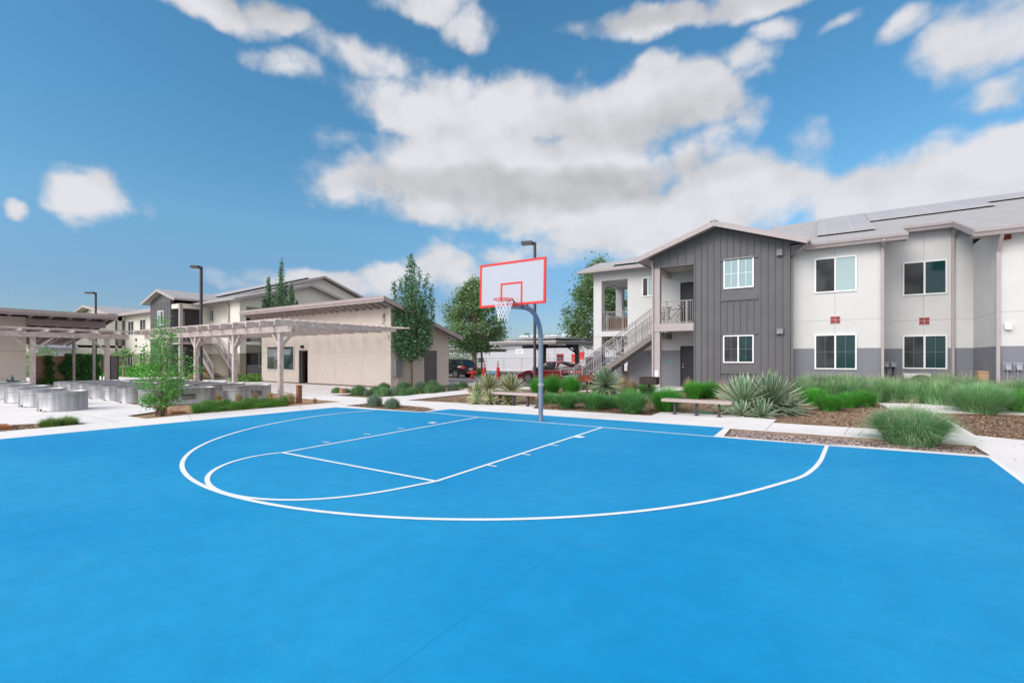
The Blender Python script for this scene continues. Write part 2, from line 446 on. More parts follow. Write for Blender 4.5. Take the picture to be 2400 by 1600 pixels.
def cdt_sheet(name, outer, holes, z, matr, depth=0.0, edge=None):
    vs = [Vector(p) for p in outer]; es = [(i, (i+1) % len(outer)) for i in range(len(outer))]
    for h in holes:
        i0 = len(vs); vs += [Vector(p) for p in h]; es += [(i0 + i, i0 + (i+1) % len(h)) for i in range(len(h))]
    vs += [Vector(p) for p in GRID]
    ov, oe, of, _, _, _ = delaunay_2d_cdt(vs, es, [], 0, 1e-6)
    b = MB()
    for f in of:
        c = sum((ov[i] for i in f), Vector((0,0))) / len(f)
        if inside(c, outer) and not any(inside(c, h) for h in holes):
            ps = [(ov[i].x, ov[i].y, z + zt(ov[i].x, ov[i].y)) for i in f]
            ar = sum(ps[i][0]*ps[(i+1)%len(ps)][1] - ps[(i+1)%len(ps)][0]*ps[i][1] for i in range(len(ps)))
            b.face(ps if ar > 0 else ps[::-1])
    for h in holes if depth else []:
        n = len(h)
        for i in range(n):
            p, q = h[i], h[(i+1) % n]
            za, zb_ = z+zt(*p), z+zt(*q); b.face([(p[0],p[1],za),(q[0],q[1],zb_),(q[0],q[1],zb_-depth),(p[0],p[1],za-depth)], 1)
    return b.build(name, [matr, edge or matr])
# far parking removed from the pavement
struct(cdt_sheet('pavement', outer, beds, 0.0, M['concrete'], .3, M['slabedge']))
def sheet(name, poly, z, m):
    b = MB(); ar = sum(poly[i][0]*poly[(i+1)%len(poly)][1] - poly[(i+1)%len(poly)][0]*poly[i][1] for i in range(len(poly)))
    pl = poly if ar > 0 else poly[::-1]
    vs = [Vector(p) for p in pl]; es = [(i, (i+1) % len(pl)) for i in range(len(pl))]
    if max(p[1] for p in poly) > 14 and max(p[0] for p in poly) > -11: vs += [Vector(p) for p in GRID if inside(p, pl)]
    ov, oe, of, _, _, _ = delaunay_2d_cdt(vs, es, [], 1, 1e-6)
    for f in of:
        ps = [(ov[i].x, ov[i].y, z + zt(ov[i].x, ov[i].y)) for i in f]
        a2 = sum(ps[i][0]*ps[(i+1)%len(ps)][1] - ps[(i+1)%len(ps)][0]*ps[i][1] for i in range(len(ps)))
        b.face(ps if a2 > 0 else ps[::-1])
    return struct(b.build(name, m))
g = MB(); g.box(-900, 900, -900, 900, -1.0, -.14); struct(g.build('ground', M['lawn']))
def grow(poly, d=.02):
    cx = sum(p[0] for p in poly)/len(poly); cy = sum(p[1] for p in poly)/len(poly)
    return [(cx + (p[0]-cx)*(1+d*0), cy + (p[1]-cy)) for p in poly]
sheet('mulch_bed', bed_left, -.06, M['mulch']); sheet('gravel_bed', tank_bed, -.05, M['orangegravel'])
sheet('mulch_bed', club_bed, -.05, M['mulch']); sheet('mulch_bed', court_bed, -.04, M['mulch'])
sheet('gravel_bed', strip_bed, -.07, M['gravel']); sheet('mulch_bed', right_bed, -.04, M['mulch'])
sheet('mulch_bed', main_bed, -.04, M['mulch'])
# loose chips that break up the mulch near the court
rc = random.Random(3)
def chips(name, poly, n, z, m, s0=.012, s1=.035):
    xs = [p[0] for p in poly]; ys = [p[1] for p in poly]; b = MB(); k = 0; rn = []
    while k < n:
        x = rc.uniform(min(xs), max(xs)); y = rc.uniform(min(ys), min(max(ys), 22))
        if not inside((x, y), poly): continue
        if math.hypot(x, y) > 20: 
            k += 1; continue
        a = rc.uniform(0, PI); L = rc.uniform(s0, s1); W = L * rc.uniform(.35, .8); h = rc.uniform(.004, .018) + zt(x, y); tz = rc.uniform(-.012,.012)
        ca, sa = math.cos(a), math.sin(a)
        pts = [(x + ca*i*L - sa*j*W, y + sa*i*L + ca*j*W, z + h + tz*i) for i, j in ((-1,-1),(1,-.8),(.9,1),(-1,.8))]
        b.face(pts); r = rc.random(); rn += [r]*4; k += 1
    o = b.build(name, m, rnd=rn); o['kind'] = 'stuff'; return o
M['chip'] = leafmat('wood_chip', (.16,.09,.05,1), (.52,.36,.25,1), rough=.9, trans=0)
M['stone'] = leafmat('pink_stone', (.22,.13,.11,1), (.62,.52,.49,1), rough=.9, trans=0)
chips('wood_chips', [p for p in main_bed if p[1] < 22] , 26000, -.04, M['chip'])
chips('wood_chips', right_bed, 6000, -.04, M['chip'])
chips('gravel_stones', strip_bed, 9000, -.07, M['stone'], .012, .028)
chips('wood_chips', court_bed, 2500, -.04, M['chip'])
chips('wood_chips', bed_left, 1500, -.06, M['chip'])
chips('gravel_stones', tank_bed, 5000, -.05, M['chip'], .015, .035)
# parking lot and the kerb before it
sheet('parking_lot', [(-60,24.2),(-19.0,24.2),(-14.0,24.2),(-11.6,25),(-11.6,48),(-60,48)], .006, M['asphalt'])
kb = MB(); kb.box(-60, -18.5, 24.0, 24.2, -.1, .05); struct(kb.build('kerb', M['concrete']))
kb = MB(); kb.box(-60, -13, 47.6, 47.9, 0, .14); struct(kb.build('kerb', M['concrete']))
sheet('path', [(-9.4,19.6),(-6.4,18.9),(-4.9,22.4),(-5.0,24.6),(-6.6,24.6),(-6.6,22.6),(-9.2,20.4)], .03, M['concrete'])
sheet('path', gp([(1101,922),(1160,915),(1250,911),(1250,905),(1180,905),(1110,910)]), -.02, M['concrete'])
st = MB(); st.box(-6.8,-4.95,22.0,24.7,0,.215); struct(st.build('path', M['concrete']))
# pavement joints
jt = MB()
def jl(p, q, w=.012, z=.003):
    p = Vector(p[:2]); q = Vector(q[:2]); d = (q-p).normalized(); n = Vector((-d.y, d.x)) * w/2
    jt.face([(p.x+n.x,p.y+n.y,z),(p.x-n.x,p.y-n.y,z),(q.x-n.x,q.y-n.y,z),(q.x+n.x,q.y+n.y,z)][::-1])
for (a, b) in (((1819,984),(1793,1008)),((1990,1001),(1979,1018)),((2024,1006),(2010,1020)),((808,950),(790,942)),((700,950.5),(715,961)),((441,971.5),(450,985))):
    jl(G(*a), G(*b))
for i in range(9):
    x = -32 + i*1.9; 
for y in (13.6,15.4): jl((-19.0,y), (-32,y))
for x in (-21,-23,-25,-27): jl((x,12.5),(x,17.7))
for x in (-15.6,): jl((x,-6),(x,6.8))
for y in (0.5,2.5,4.5): jl((-15.2,y),(-30,y))
struct(jt.build('pavement_joints', M['shade_joint']))
# the painted court
base_l, base_r = G(787,954.3), G(2320.8,1072.5)
dirb = (base_r - base_l).normalized()
side_l = (G(0,1029) - base_l).normalized()
court = [tuple(G(787,954.3)[:2]), tuple((base_l + side_l*32)[:2]), (4.5,-22), tuple(G(2400,1122)[:2])]
court = [tuple((base_l + side_l*32)[:2]), tuple(base_l[:2])] + gp([(986.7,966),(1056.4,958.4),(1697,1002),(1671,1023),(2325,1071.5)])
er = (G(2400,1124) - G(2325,1071.5)).normalized()
court.append(tuple((G(2325,1071.5) + er*30)[:2]))
sheet('court', court, .004, M['court'])
LW = .062
def stripe(pts, w=LW, z=.008, closed=False):
    b = MB(); L = []; R = []
    pts = [Vector((p[0], p[1])) for p in pts]
    for i, p in enumerate(pts):
        d = (pts[min(i+1, len(pts)-1)] - pts[max(i-1, 0)]).normalized(); n = Vector((-d.y, d.x)) * w/2
        L.append((p.x+n.x, p.y+n.y, z)); R.append((p.x-n.x, p.y-n.y, z))
    for i in range(len(pts)-1): b.face([R[i], R[i+1], L[i+1], L[i]])
    return b
def line(name, pts, w=LW, z=.008): return struct(stripe(pts, w, z).build(name, M['line']))
Ap, Bp, Cp, Dp = G(1120.5,978), G(1411,1002), G(662,1061), G(1021.5,1128.5)
line('base_line', [G(984,964.6), G(1120.5,977.6), G(1268,989.8), G(1411,1001.6), G(1671,1023.4)], .062)
line('base_line', [G(1671,1023.4), G(1937,1044.6), G(2322,1072.5)], .05, .0082)
line('lane_line', [Ap, Cp], .06, .0086); line('lane_line', [Bp, Dp], .06, .0086)
line('free_throw_line', [Cp, Dp], .06, .0088)
sideu = (G(2400,1130)-G(2322,1072.5)).normalized()
line('side_line', [G(2322,1072.5), G(2322,1072.5)+sideu*26], .07, .0084)
# free-throw circle and three-point arc: radius fitted smoothly round the surveyed centres
def polyfit(xs, ys, deg):
    n = deg+1; A = [[sum(x**(i+j) for x in xs) for j in range(n)] + [sum(y*x**i for x, y in zip(xs, ys))] for i in range(n)]
    for i in range(n):
        p = max(range(i, n), key=lambda r: abs(A[r][i])); A[i], A[p] = A[p], A[i]
        for r in range(n):
            if r != i:
                f = A[r][i]/A[i][i]
                for c in range(i, n+1): A[r][c] -= f*A[i][c]
    return [A[i][n]/A[i][i] for i in range(n)]
def arc(px, cen, deg, t0, t1, ends=()):
    th = []; rr = []
    for u, v in px:
        q = G(u, v); th.append(math.atan2(q.y-cen.y, q.x-cen.x)); rr.append(math.hypot(q.x-cen.x, q.y-cen.y))
    th = [t if t < PI/2 else t - 2*PI for t in th]
    co = polyfit(th, rr, deg); out = []
    for i in range(97):
        t = t0 + (t1-t0)*i/96; r = sum(c*t**k for k, c in enumerate(co)); out.append((cen.x + r*math.cos(t), cen.y + r*math.sin(t)))
    return out
fc = (Cp+Dp)/2
thC = math.atan2(Cp.y-fc.y, Cp.x-fc.x); thC = thC if thC < 0 else thC - 2*PI
thD = math.atan2(Dp.y-fc.y, Dp.x-fc.x)
inner = arc([(662,1061),(526,1089.5),(484.6,1127),(506,1146),(557,1164),(680,1172),(903,1151.5),(1021.5,1128.5)], fc, 5, thC, thD)
line('free_throw_arc', inner, .062, .0090)
cen = (G(878.6,960.8)+G(1937,1045))/2 + Vector((0,-1.55,0))
outerpx = [(800,968.5),(679.9,985.2),(536.9,1018.7),(467,1047),(422.5,1090.9),(442.8,1118.7),(519,1153),(600,1176),(707.8,1194.4),(850,1209),(1007.6,1218),(1100,1218.6),(1250,1215.5),(1413.8,1207.9),(1674,1170.4),(1790,1147),(1865.4,1122.5)]
t3 = G(1865.4,1122.5); a1 = math.atan2(t3.y-cen.y, t3.x-cen.x)
t4 = G(800,968.5); a0 = math.atan2(t4.y-cen.y, t4.x-cen.x); a0 = a0 if a0 < 0 else a0-2*PI
o3 = arc(outerpx, cen, 7, a0, a1)
def catmull(P, n=8):
    out = []
    for i in range(1, len(P)-2):
        p0, p1, p2, p3 = [Vector(p[:2]) for p in P[i-1:i+3]]
        for j in range(n):
            t = j/n; out.append(.5*((2*p1)+(p2-p0)*t+(2*p0-5*p1+4*p2-p3)*t*t+(3*p1-p0-3*p2+p3)*t**3))
    out.append(Vector(P[-2][:2])); return out
tail = catmull([o3[-8], o3[-1], G(1904,1101.5), G(1922.8,1080), G(1931,1062), G(1938,1045), G(1945,1027)])
line('three_point_line', [G(880,961.2)] + [Vector(p) for p in o3] + tail[1:], .064, .0094)
# lane ticks
def tick(p, q, L, w=.05, out=1):
    d = (Vector(p)-Vector(q)).normalized(); n = Vector((d.y,-d.x,0))*out
    line('lane_mark', [Vector(p)+n*.02, Vector(p)+n*L], w, .0098)
for uv in ((774,1037.5),(869,1018.5),(948,1005.5)):
    tick(G(*uv), G(662,1061), .2, .045, -1)
tick(G(1021,991.5), G(662,1061), .2, .2, -1)
for uv in ((1139,1090),(1220,1064),(1286,1042.5)):
    tick(G(*uv), G(1021.5,1128.5), .2, .045, 1)
tick(G(1347,1023.2), G(1021.5,1128.5), .2, .2, 1)

# ---------------------------------------------------------------- basketball hoop
hoop = T('basketball_hoop', 'white backboard with red border on a curved blue-grey steel pole behind the base line', 'basketball hoop', G(1267.5,986.5))
hb = hoop.location; bc = G(1267.5,986.5)
ax = Vector((dirb.x, dirb.y, 0)); oy = Vector((-dirb.y, dirb.x, 0))   # along / away
# board centre distance from measurement
bd = -1.28
C0 = bc
p = MB()
pts = [bc + Vector((0,0,0)), bc + Vector((0,0,1.0)), bc + Vector((0,0,2.15))]
for i in range(1, 13):
    t = PI/2 * i/12; r = .80
    pts.append(bc - oy*(r - r*math.cos(t)) + Vector((0,0,2.15 + r*math.sin(t)*.95)))
pts.append(bc - oy*1.05 + Vector((0,0,2.915)))
p.tube(pts, .063, 20)
p.build('pole', M['poleblue'], hoop, smooth=.7)
cl = MB(); cl.tube([bc+Vector((0,0,.93)), bc+Vector((0,0,1.0))], .075, 20); cl.bar(bc+Vector((-.1,0,.965)), bc+Vector((.1,0,.965)), .02,.02)
cl.build('pole_clamp', M['chrome'], hoop, smooth=.7)
bw, bh = 1.83, 1.07; zc = 3.47
bcn = bc - oy*1.22 - ax*.17
def BP(x, z, o): # point on board: x along, z up, o toward the player
    a = math.radians(.9); xx = x*math.cos(a) - z*math.sin(a)*-1; zz = z*math.cos(a) - x*math.sin(a)*-1
    return bcn + ax*xx - oy*o + Vector((0,0,zc+zz*1.0))
def bbox_(b, x0,x1,z0,z1,o0,o1,mi=0):
    b.prism([BP(x0,z0,o0),BP(x1,z0,o0),BP(x1,z1,o0),BP(x0,z1,o0)], -oy*(o1-o0), mi)
b = MB()
def rrect(x0,x1,z0,z1,r,n=5):
    out = []
    for cx, cz, a0 in ((x1-r,z0+r,-PI/2),(x1-r,z1-r,0),(x0+r,z1-r,PI/2),(x0+r,z0+r,PI)):
        for i in range(n+1):
            a = a0 + PI/2*i/n; out.append((cx+r*math.cos(a), cz+r*math.sin(a)))
    return out
b.prism([BP(x,z,0) for x, z in rrect(-bw/2,bw/2,-bh/2,bh/2,.05)], -oy*.03)
board = b.build('backboard', M['board'], hoop)
r = MB(); w = .052
bbox_(r,-bw/2-.004,bw/2+.004,bh/2-w,bh/2+.004,-.004,.034); bbox_(r,-bw/2-.004,bw/2+.004,-bh/2-.004,-bh/2+w,-.004,.034)
bbox_(r,-bw/2-.004,-bw/2+w,-bh/2+w,bh/2-w,-.004,.034); bbox_(r,bw/2-w,bw/2+.004,-bh/2+w,bh/2-w,-.004,.034)
r.build('border', M['red'], board)
r = MB(); w = .045
bbox_(r,-.305,.305,-.02,-.02+w,.030,.034); bbox_(r,-.305,-.305+w,-bh/2+.05,-.02,.030,.034); bbox_(r,.305-w,.305,-bh/2+.05,-.02,.030,.034)
r.build('target_square', M['red'], board)
bk = MB()
bk.bar(bcn+oy*.0+Vector((0,0,2.915)), bc-oy*.9+Vector((0,0,2.915)), .14,.1)
bk.bar(bcn+oy*.03+ax*.3+Vector((0,0,3.6)), bc-oy*.7+Vector((0,0,2.85)), .04,.04); bk.bar(bcn+oy*.03-ax*.3+Vector((0,0,3.6)), bc-oy*.7+Vector((0,0,2.85)), .04,.04)
bk.build('bracket', M['poleblue'], hoop)
rc0 = bcn - oy*.38 + Vector((0,0,3.05)) - ax*.02
rm = MB(); rr = .228
ring = [rc0 + ax*rr*math.cos(2*PI*i/32) + oy*rr*math.sin(2*PI*i/32) for i in range(33)]
rm.tube(ring, .011, 8, cap=False); rm.tube([q - Vector((0,0,.035)) for q in ring], .009, 8, cap=False)
rm.bar(rc0 + oy*.2, rc0+oy*.36, .14,.03); rm.bar(rc0 + oy*.34+Vector((0,0,-.06)), rc0+oy*.36+Vector((0,0,-.06)), .14,.16)
rm.bar(rc0+oy*.35-ax*.1+Vector((0,0,-.03)), rc0-ax*.2+oy*.08, .02,.02); rm.bar(rc0+oy*.35+ax*.1+Vector((0,0,-.03)), rc0+ax*.2+oy*.08, .02,.02)
rim = rm.build('rim', M['red'], hoop, smooth=.7)
nt = MB(); NN = 12
prof = [(0,.228),(-.09,.215),(-.18,.175),(-.27,.145),(-.36,.13),(-.44,.125)]
for lv in range(len(prof)-1):
    z0, r0 = prof[lv]; z1, r1 = prof[lv+1]
    for i in range(NN):
        a0 = 2*PI*(i+.5*(lv%2))/NN
        for s in (-.5,.5):
            a1_ = a0 + s*2*PI/NN
            w0 = rc0 + ax*r0*math.cos(a0)+oy*r0*math.sin(a0)+Vector((0,0,z0-.02)); w1 = rc0 + ax*r1*math.cos(a1_)+oy*r1*math.sin(a1_)+Vector((0,0,z1-.02))
            nt.tube([w0, (w0+w1)/2+Vector((0,0,-.006)), w1], .008, 4)
for i in range(NN):
    a0 = 2*PI*(i+.5)/NN; q = rc0 + ax*.125*math.cos(a0)+oy*.125*math.sin(a0)+Vector((0,0,-.46)); nt.tube([q, q+Vector((random.uniform(-.015,.015),random.uniform(-.015,.015),-.06))], .006, 4)
nt.build('net', M['net'], hoop)
# ---------------------------------------------------------------- building helpers
Z3 = Vector((0,0,1)); XP = Vector((1,0,0)); YN = Vector((0,-1,0)); YP = Vector((0,1,0))
def fb(b, O, U, N, x0, x1, z0, z1, n0, n1, mi=0):
    pts = [O + U*x + Z3*z + N*n0 for x, z in ((x0,z0),(x1,z0),(x1,z1),(x0,z1))]
    b.prism(pts, N*(n1-n0), mi); return b
def window(parent, O, U, N, W, Ht, gl, gr, grid=None, fw=.055, split=.5, trim=None, label=None):
    """slider window: frame with a fixed and a sliding pane; O is its lower left corner on the wall"""
    b = MB()
    fb(b,O,U,N,0,W,0,fw,-.02,.05); fb(b,O,U,N,0,W,Ht-fw,Ht,-.02,.05)
    fb(b,O,U,N,0,fw,fw,Ht-fw,-.02,.05); fb(b,O,U,N,W-fw,W,fw,Ht-fw,-.02,.05)
    m = W*split
    if gr is not None: fb(b,O,U,N,m-.03,m+.03,fw,Ht-fw,-.02,.044)
    o = b.build('window', trim or M['white_trim'], parent)
    def pane(x0, x1, g, n):
        p = MB(); fb(p,O,U,N,x0,x1,fw-.005,Ht-fw+.005,-.01,n)
        mats = [g]
        if grid:
            mats.append(grid); xm = (x0+x1)/2
            fb(p,O,U,N,xm-.008,xm+.008,fw,Ht-fw,n,n+.004,1); fb(p,O,U,N,x0,x1,Ht*.5-.008,Ht*.5+.008,n,n+.003,1)
        p.build('pane', mats, o)
    if gr is None: pane(fw-.005, W-fw+.005, gl, .012)
    else: pane(fw-.005, m-.028, gl, .022); pane(m+.028, W-fw+.005, gr, .010)
    return o
def win_b(parent, u0, v0, u1, v1, b, gl, gr, **kw):
    """window on a wall facing the court, from its surveyed corners"""
    p = PB(u0, v0, b); q = PB(u1, HY, b); lo = PB(u0, v1, b)
    return window(parent, Vector((p.x, b, lo.z)), XP, YN, q.x-p.x, p.z-lo.z, gl, gr, **kw)
def win_a(parent, u0, v0, u1, v1, a, gl, gr, **kw):
    """window on a wall facing right"""
    p = PA(u0, v0, a); q = PA(u1, HY, a); lo = PA(u0, v1, a)
    return window(parent, Vector((a, p.y, lo.z)), YP, XP, q.y-p.y, p.z-lo.z, gl, gr, **kw)
def door(parent, O, U, N, W, Ht, m, frame=None, knob=True):
    b = MB(); fb(b,O,U,N,.05,W-.05,0,Ht-.05,.004,.02)
    o = b.build('door', m, parent)
    f = MB(); fb(f,O,U,N,0,.05,0,Ht,.0,.05); fb(f,O,U,N,W-.05,W,0,Ht,.0,.05); fb(f,O,U,N,.05,W-.05,Ht-.05,Ht,.0,.05)
    f.build('door_frame', frame or M['door_grey'], o)
    if knob:
        k = MB(); c = O+U*(.14)+Z3*1.0+N*.02; k.tube([c, c+N*.07], .028, 10); k.build('handle', M['chrome'], o)
        c = c+Z3*.15; k = MB(); k.tube([c, c+N*.03], .022, 10); k.build('lock', M['chrome'], o)
    return o
def railing(parent, p, q, h=1.07, n=12, fold=0, name='railing', m=None, post=True, drop=.0, rad=.018):
    b = MB(); p = Vector(p); q = Vector(q)
    b.bar(p+Z3*h, q+Z3*h, .05, .04); b.bar(p+Z3*.08, q+Z3*.08, .035, .035)
    if drop: b.bar(p+Z3*(h-drop), q+Z3*(h-drop), .03, .03)
    for i in range(n+1):
        c = p + (q-p)*i/n; b.bar(c+Z3*.08, c+Z3*h, rad, rad, up=(1,0,0))
    if post:
        for t in (0.0, .5, 1.0) if (q-p).length > 2.2 else (.18,.82):
            c = p+(q-p)*t; b.bar(c+Z3*-.18, c+Z3*h, .05, .05, up=(1,0,0))
    return b.build(name, m or M['rail'], parent)
def pipe(parent, pts, r=.045, m=None, name='downspout'):
    b = MB()
    for i in range(len(pts)-1): b.bar(pts[i], pts[i+1], r*2, r*1.7, up=(0,1,0) if abs((Vector(pts[i+1])-Vector(pts[i])).normalized().z) > .9 else (0,0,1))
    return b.build(name, m or M['pink'], parent)

# ================================================================ right apartment block
R = T('apartment_building', 'two-storey white and grey apartment block with dark board-and-batten gable and outside stairs', 'apartment building', (-1, 24, 0))
BG, B1, B2, B3, BR = 22.6, 23.2, 25.2, 22.06, 24.6
aL, aP, aW, aC = -10.8, -6.82, -4.97, -1.165
a12, a23 = AX(2071.6, B1), 4.86
ZE = 6.4
def zr(b): return 6.33 + (b-22.7)*.333
wl = MB()
wl.box(-8.82, -6.55, BR, 29, -.1, 6.5)               # left wing, upper and lower floor wall
wl.box(aL, aL+.48, BR, BR+.48, -.1, 6.5); wl.box(aL, aL+.4, 28.0, 28.4, -.1, 6.5)
wl.box(aL+.48, -8.82, BR, BR+.3, 5.95, 6.5); wl.box(aL+.0, aL+.3, BR+.48, 28.0, 5.95, 6.5); wl.box(aL+.4,-8.82,28.1,28.4,5.95,6.5)
wl.box(aL+.3, -8.82, BR+.3, 28.1, 6.0, 6.06)
wl.box(-6.55, aW, BR, 29, -.1, 6.4)
wl.box(aC, a12, B1, 40, -.1, 6.47); wl.box(a12, a23, B2, 40, -.1, 7.1); wl.box(a23, 18, B3, 40, -.1, 6.08)
jm = MB()
def vj(u, b, z0, z1): a = AX(u, b); jm.box(a-.006, a+.006, b-.002, b+.01, z0, z1)
def hj(a0, a1, b, z): jm.box(a0, a1, b-.002, b+.01, z-.006, z+.006)
hj(aC, a12, B1, 3.2); hj(a12, a23, B2, 3.2); hj(a23, 18, B3, 3.2)
jm.box(a23-.002, a23+.01, B3, B2, 3.194, 3.206)
vj(1957, B1, 2.05, 6.3); vj(2165, B2, 2.05, 7.0); hj(-8.82,-6.6,BR,3.2)
wl.merge(jm, 1).build('wall', [M['stucco'], M['shade_joint']], R)
# battens
gw = MB()
gw.box(aW, aC, BG, 26, -.1, 6.4); 
pk = Vector((-3.99, BG, 7.5))
gw.prism([Vector((aP, BG, 5.95)), Vector((aW, BG, 5.95)), Vector((aW, BG, 6.4)), Vector((aC, BG, 6.4)), Vector((-.95, BG, 6.42)), pk, Vector((-7.05, BG, 6.42)), Vector((aP, BG, 6.4))], (0, .25, 0))
gw.box(aW, aP, BG+.25, 26, 6.3, 6.4)
wa0, wa1 = AX(1696, BG), AX(1767, BG)
def gz(a): return 6.42 + (7.5-6.42)*(1-abs(a+3.99)/3.06)
n = 14
for i in range(n+1):
    a = aC - .02 - (aC-aW-.06)*i/n
    segs = [(.0, gz(a)-.03)]
    if wa0-.12 < a < wa1+.12: segs = [(.0,1.0),(2.72,4.22),(6.02,gz(a)-.03)]
    for z0, z1 in segs: gw.box(a-.024, a+.024, BG-.042, BG, z0, z1)
for i in range(1, 5):
    a = aW - (aW-aP)*i/5; gw.box(a-.024, a+.024, BG-.042, BG, 6.0, gz(a)-.03)
for z in (1.0, 2.72, 4.22, 6.0): gw.box(wa0-.14, wa1+.14, BG-.06, BG, z-.03, z+.03)
gw.box(aP, aW, BG-.03, BG, 5.95, 6.03)
gw.box(aW, wa0-.14, BG-.004, BG, 4.9, 4.915); gw.box(wa1+.14, aC, BG-.004, BG, 4.9, 4.915); gw.box(aW, wa0-.14, BG-.004, BG, 2.6, 2.615); gw.box(wa1+.14, aC, BG-.004, BG, 2.6, 2.615)
gw.build('batten_wall', M['batten'], R)
# windows
win_b(R, 1696, 608, 1767, 678, BG, M['g_blind'], M['g_blind'], grid=M['white_trim'])
win_b(R, 1695, 786, 1767, 850, BG, M['g_screen'], M['g_teal'], grid=M['gridgrey'])
for v0, v1, gl, gr, gd in ((607,688,M['g_screen'],M['g_pale'],None),(784,865,M['g_screen'],M['g_tealblind'],M['gridgrey'])):
    win_b(R, 1909, v0, 2008, v1, B1, gl, gr, grid=gd)
for v0, v1, gl, gr, gd in ((616,694,M['g_screen'],M['g_tealblind'],None),(786,864,M['g_screen'],M['g_tealblind'],M['gridgrey'])):
    win_b(R, 2115, v0, 2220, v1, B2, gl, gr, grid=gd)
win_b(R, 1505.5, 651, 1533, 696, BR, M['g_screen'], M['g_pale'])
# accent tiles
for u, b, v in ((1957.5, B1, 749.5),(2166, B2, 752)):
    c = PB(u, v, b); t = MB(); s = .33; 
    for i in (-1, 0):
        for j in (-1, 0): t.box(c.x+i*.165+.006, c.x+(i+1)*.165-.006, b-.03, b, c.z+j*.145+.006, c.z+(j+1)*.145-.006, 0)
    t.box(c.x-.172, c.x+.172, b-.02, b-.001, c.z-.152, c.z+.152, 1)
    t.build('accent_tile', [M['tile'], M['grout']], R)
# porch: post, deck, ceiling, railing, doors
pm = MB(); pm.box(aP, aP+.3, BG, BG+.3, .0, 5.95); pm.build('porch_post', M['pink'], R)
dk = MB(); dk.box(aP, aW, BG+.02, BR, 3.1, 3.27); dk.box(aP+.0, aW, BG-.03, BG+.1, 2.93, 3.29); dk.box(aP-.0, aP+.08, BG+.3, BG+.6, 2.95, 3.29)
dk.build('deck', M['pink'], R)
ce = MB(); ce.box(aP, aW, BG+.26, BR, 6.0, 6.05); ce.box(aP+.1, aP+.3, BG+.3, BR, 5.72, 5.98); ce.build('ceiling', M['cream'], R)
railing(R, (aP+.35, BG+.04, 3.27), (aW-.06, BG+.04, 3.27), n=14)
railing(R, (aL+.5, BR+.12, 3.15), (-8.86, BR+.12, 3.15), n=12)
railing(R, (aL+.2, BR+.5, 3.15), (aL+.2, 28.0, 3.15), n=20)
railing(R, (aL+.5, 28.2, 3.15), (-8.86, 28.2, 3.15), n=12)
bd_ = MB(); bd_.box(aL+.02, -8.80, BR-.02, 28.36, 2.86, 3.15); bd_.build('balcony_floor', M['stucco'], R)
door(R, Vector((-6.05, BR, 3.27)), XP, YN, 1.0, 2.2, M['door_dark'], M['black'])
door(R, Vector((-6.05, BR, .215)), XP, YN, 1.0, 2.05, M['door_dark'], M['black'])
np_ = MB(); fb(np_, Vector((-6.62, BR, 1.42)), XP, YN, 0, .2, 0, .1, 0, .02); np_.build('number_plate', M['blue_thing'] if False else mat('green_plate',(.06,.33,.25,1),.5), R)
# roofs
def gable_roof(parent, ridge0, ridge1, run, drop, th=.14, mat_=None, fascia=None, bow=0):
    """ridge0->ridge1, eaves 'run' away on both sides and 'drop' lower; returns roof part with fascia child"""
    r0 = Vector(ridge0); r1 = Vector(ridge1); d = (r1-r0).normalized(); s = Vector((-d.y, d.x, 0))
    b = MB()
    for sg in (1, -1):
        e = s*sg*run + Z3*-drop
        pts = [r0, r1, r1+e, r0+e]
        if sg == 1: pts = pts[::-1]
        b.slab(pts, th*.35)
    o = b.build('roof', mat_ or M['shingle'], parent)
    f = MB()
    for sg in (1, -1):
        e = s*sg*run + Z3*-drop
        for rr, dd in ((r0, -d), (r1, d)):
            pts = [rr-Z3*.04, rr+e-Z3*.04, rr+e-Z3*.24, rr-Z3*.24]
            f.prism([p+dd*-.02 for p in pts], dd*.06)
        g0 = r0+e; g1 = r1+e; f.prism([g0+s*sg*.0-Z3*.03, g0+s*sg*.11-Z3*.03, g0+s*sg*.09-Z3*.15, g0-Z3*.17], g1-g0)
        f.slab([r0-Z3*.1, r1-Z3*.1, r1+e-Z3*.1, r0+e-Z3*.1], .03)
    f.build('fascia', fascia or M['pink'], o)
    return o
gable_roof(R, (-3.99, 21.95, 7.66), (-3.99, 28.5, 7.66), 3.46, 1.22)
gable_roof(R, (-11.45, 26.9, 7.46), (-4.0, 26.9, 7.46), 2.95, .96)
cap = MB(); cap.prism([Vector((-4.15,21.9,7.62)),Vector((-3.83,21.9,7.62)),Vector((-3.99,21.9,7.73))],(0,6.6,0)); cap.build('ridge_cap', M['pink'], R)
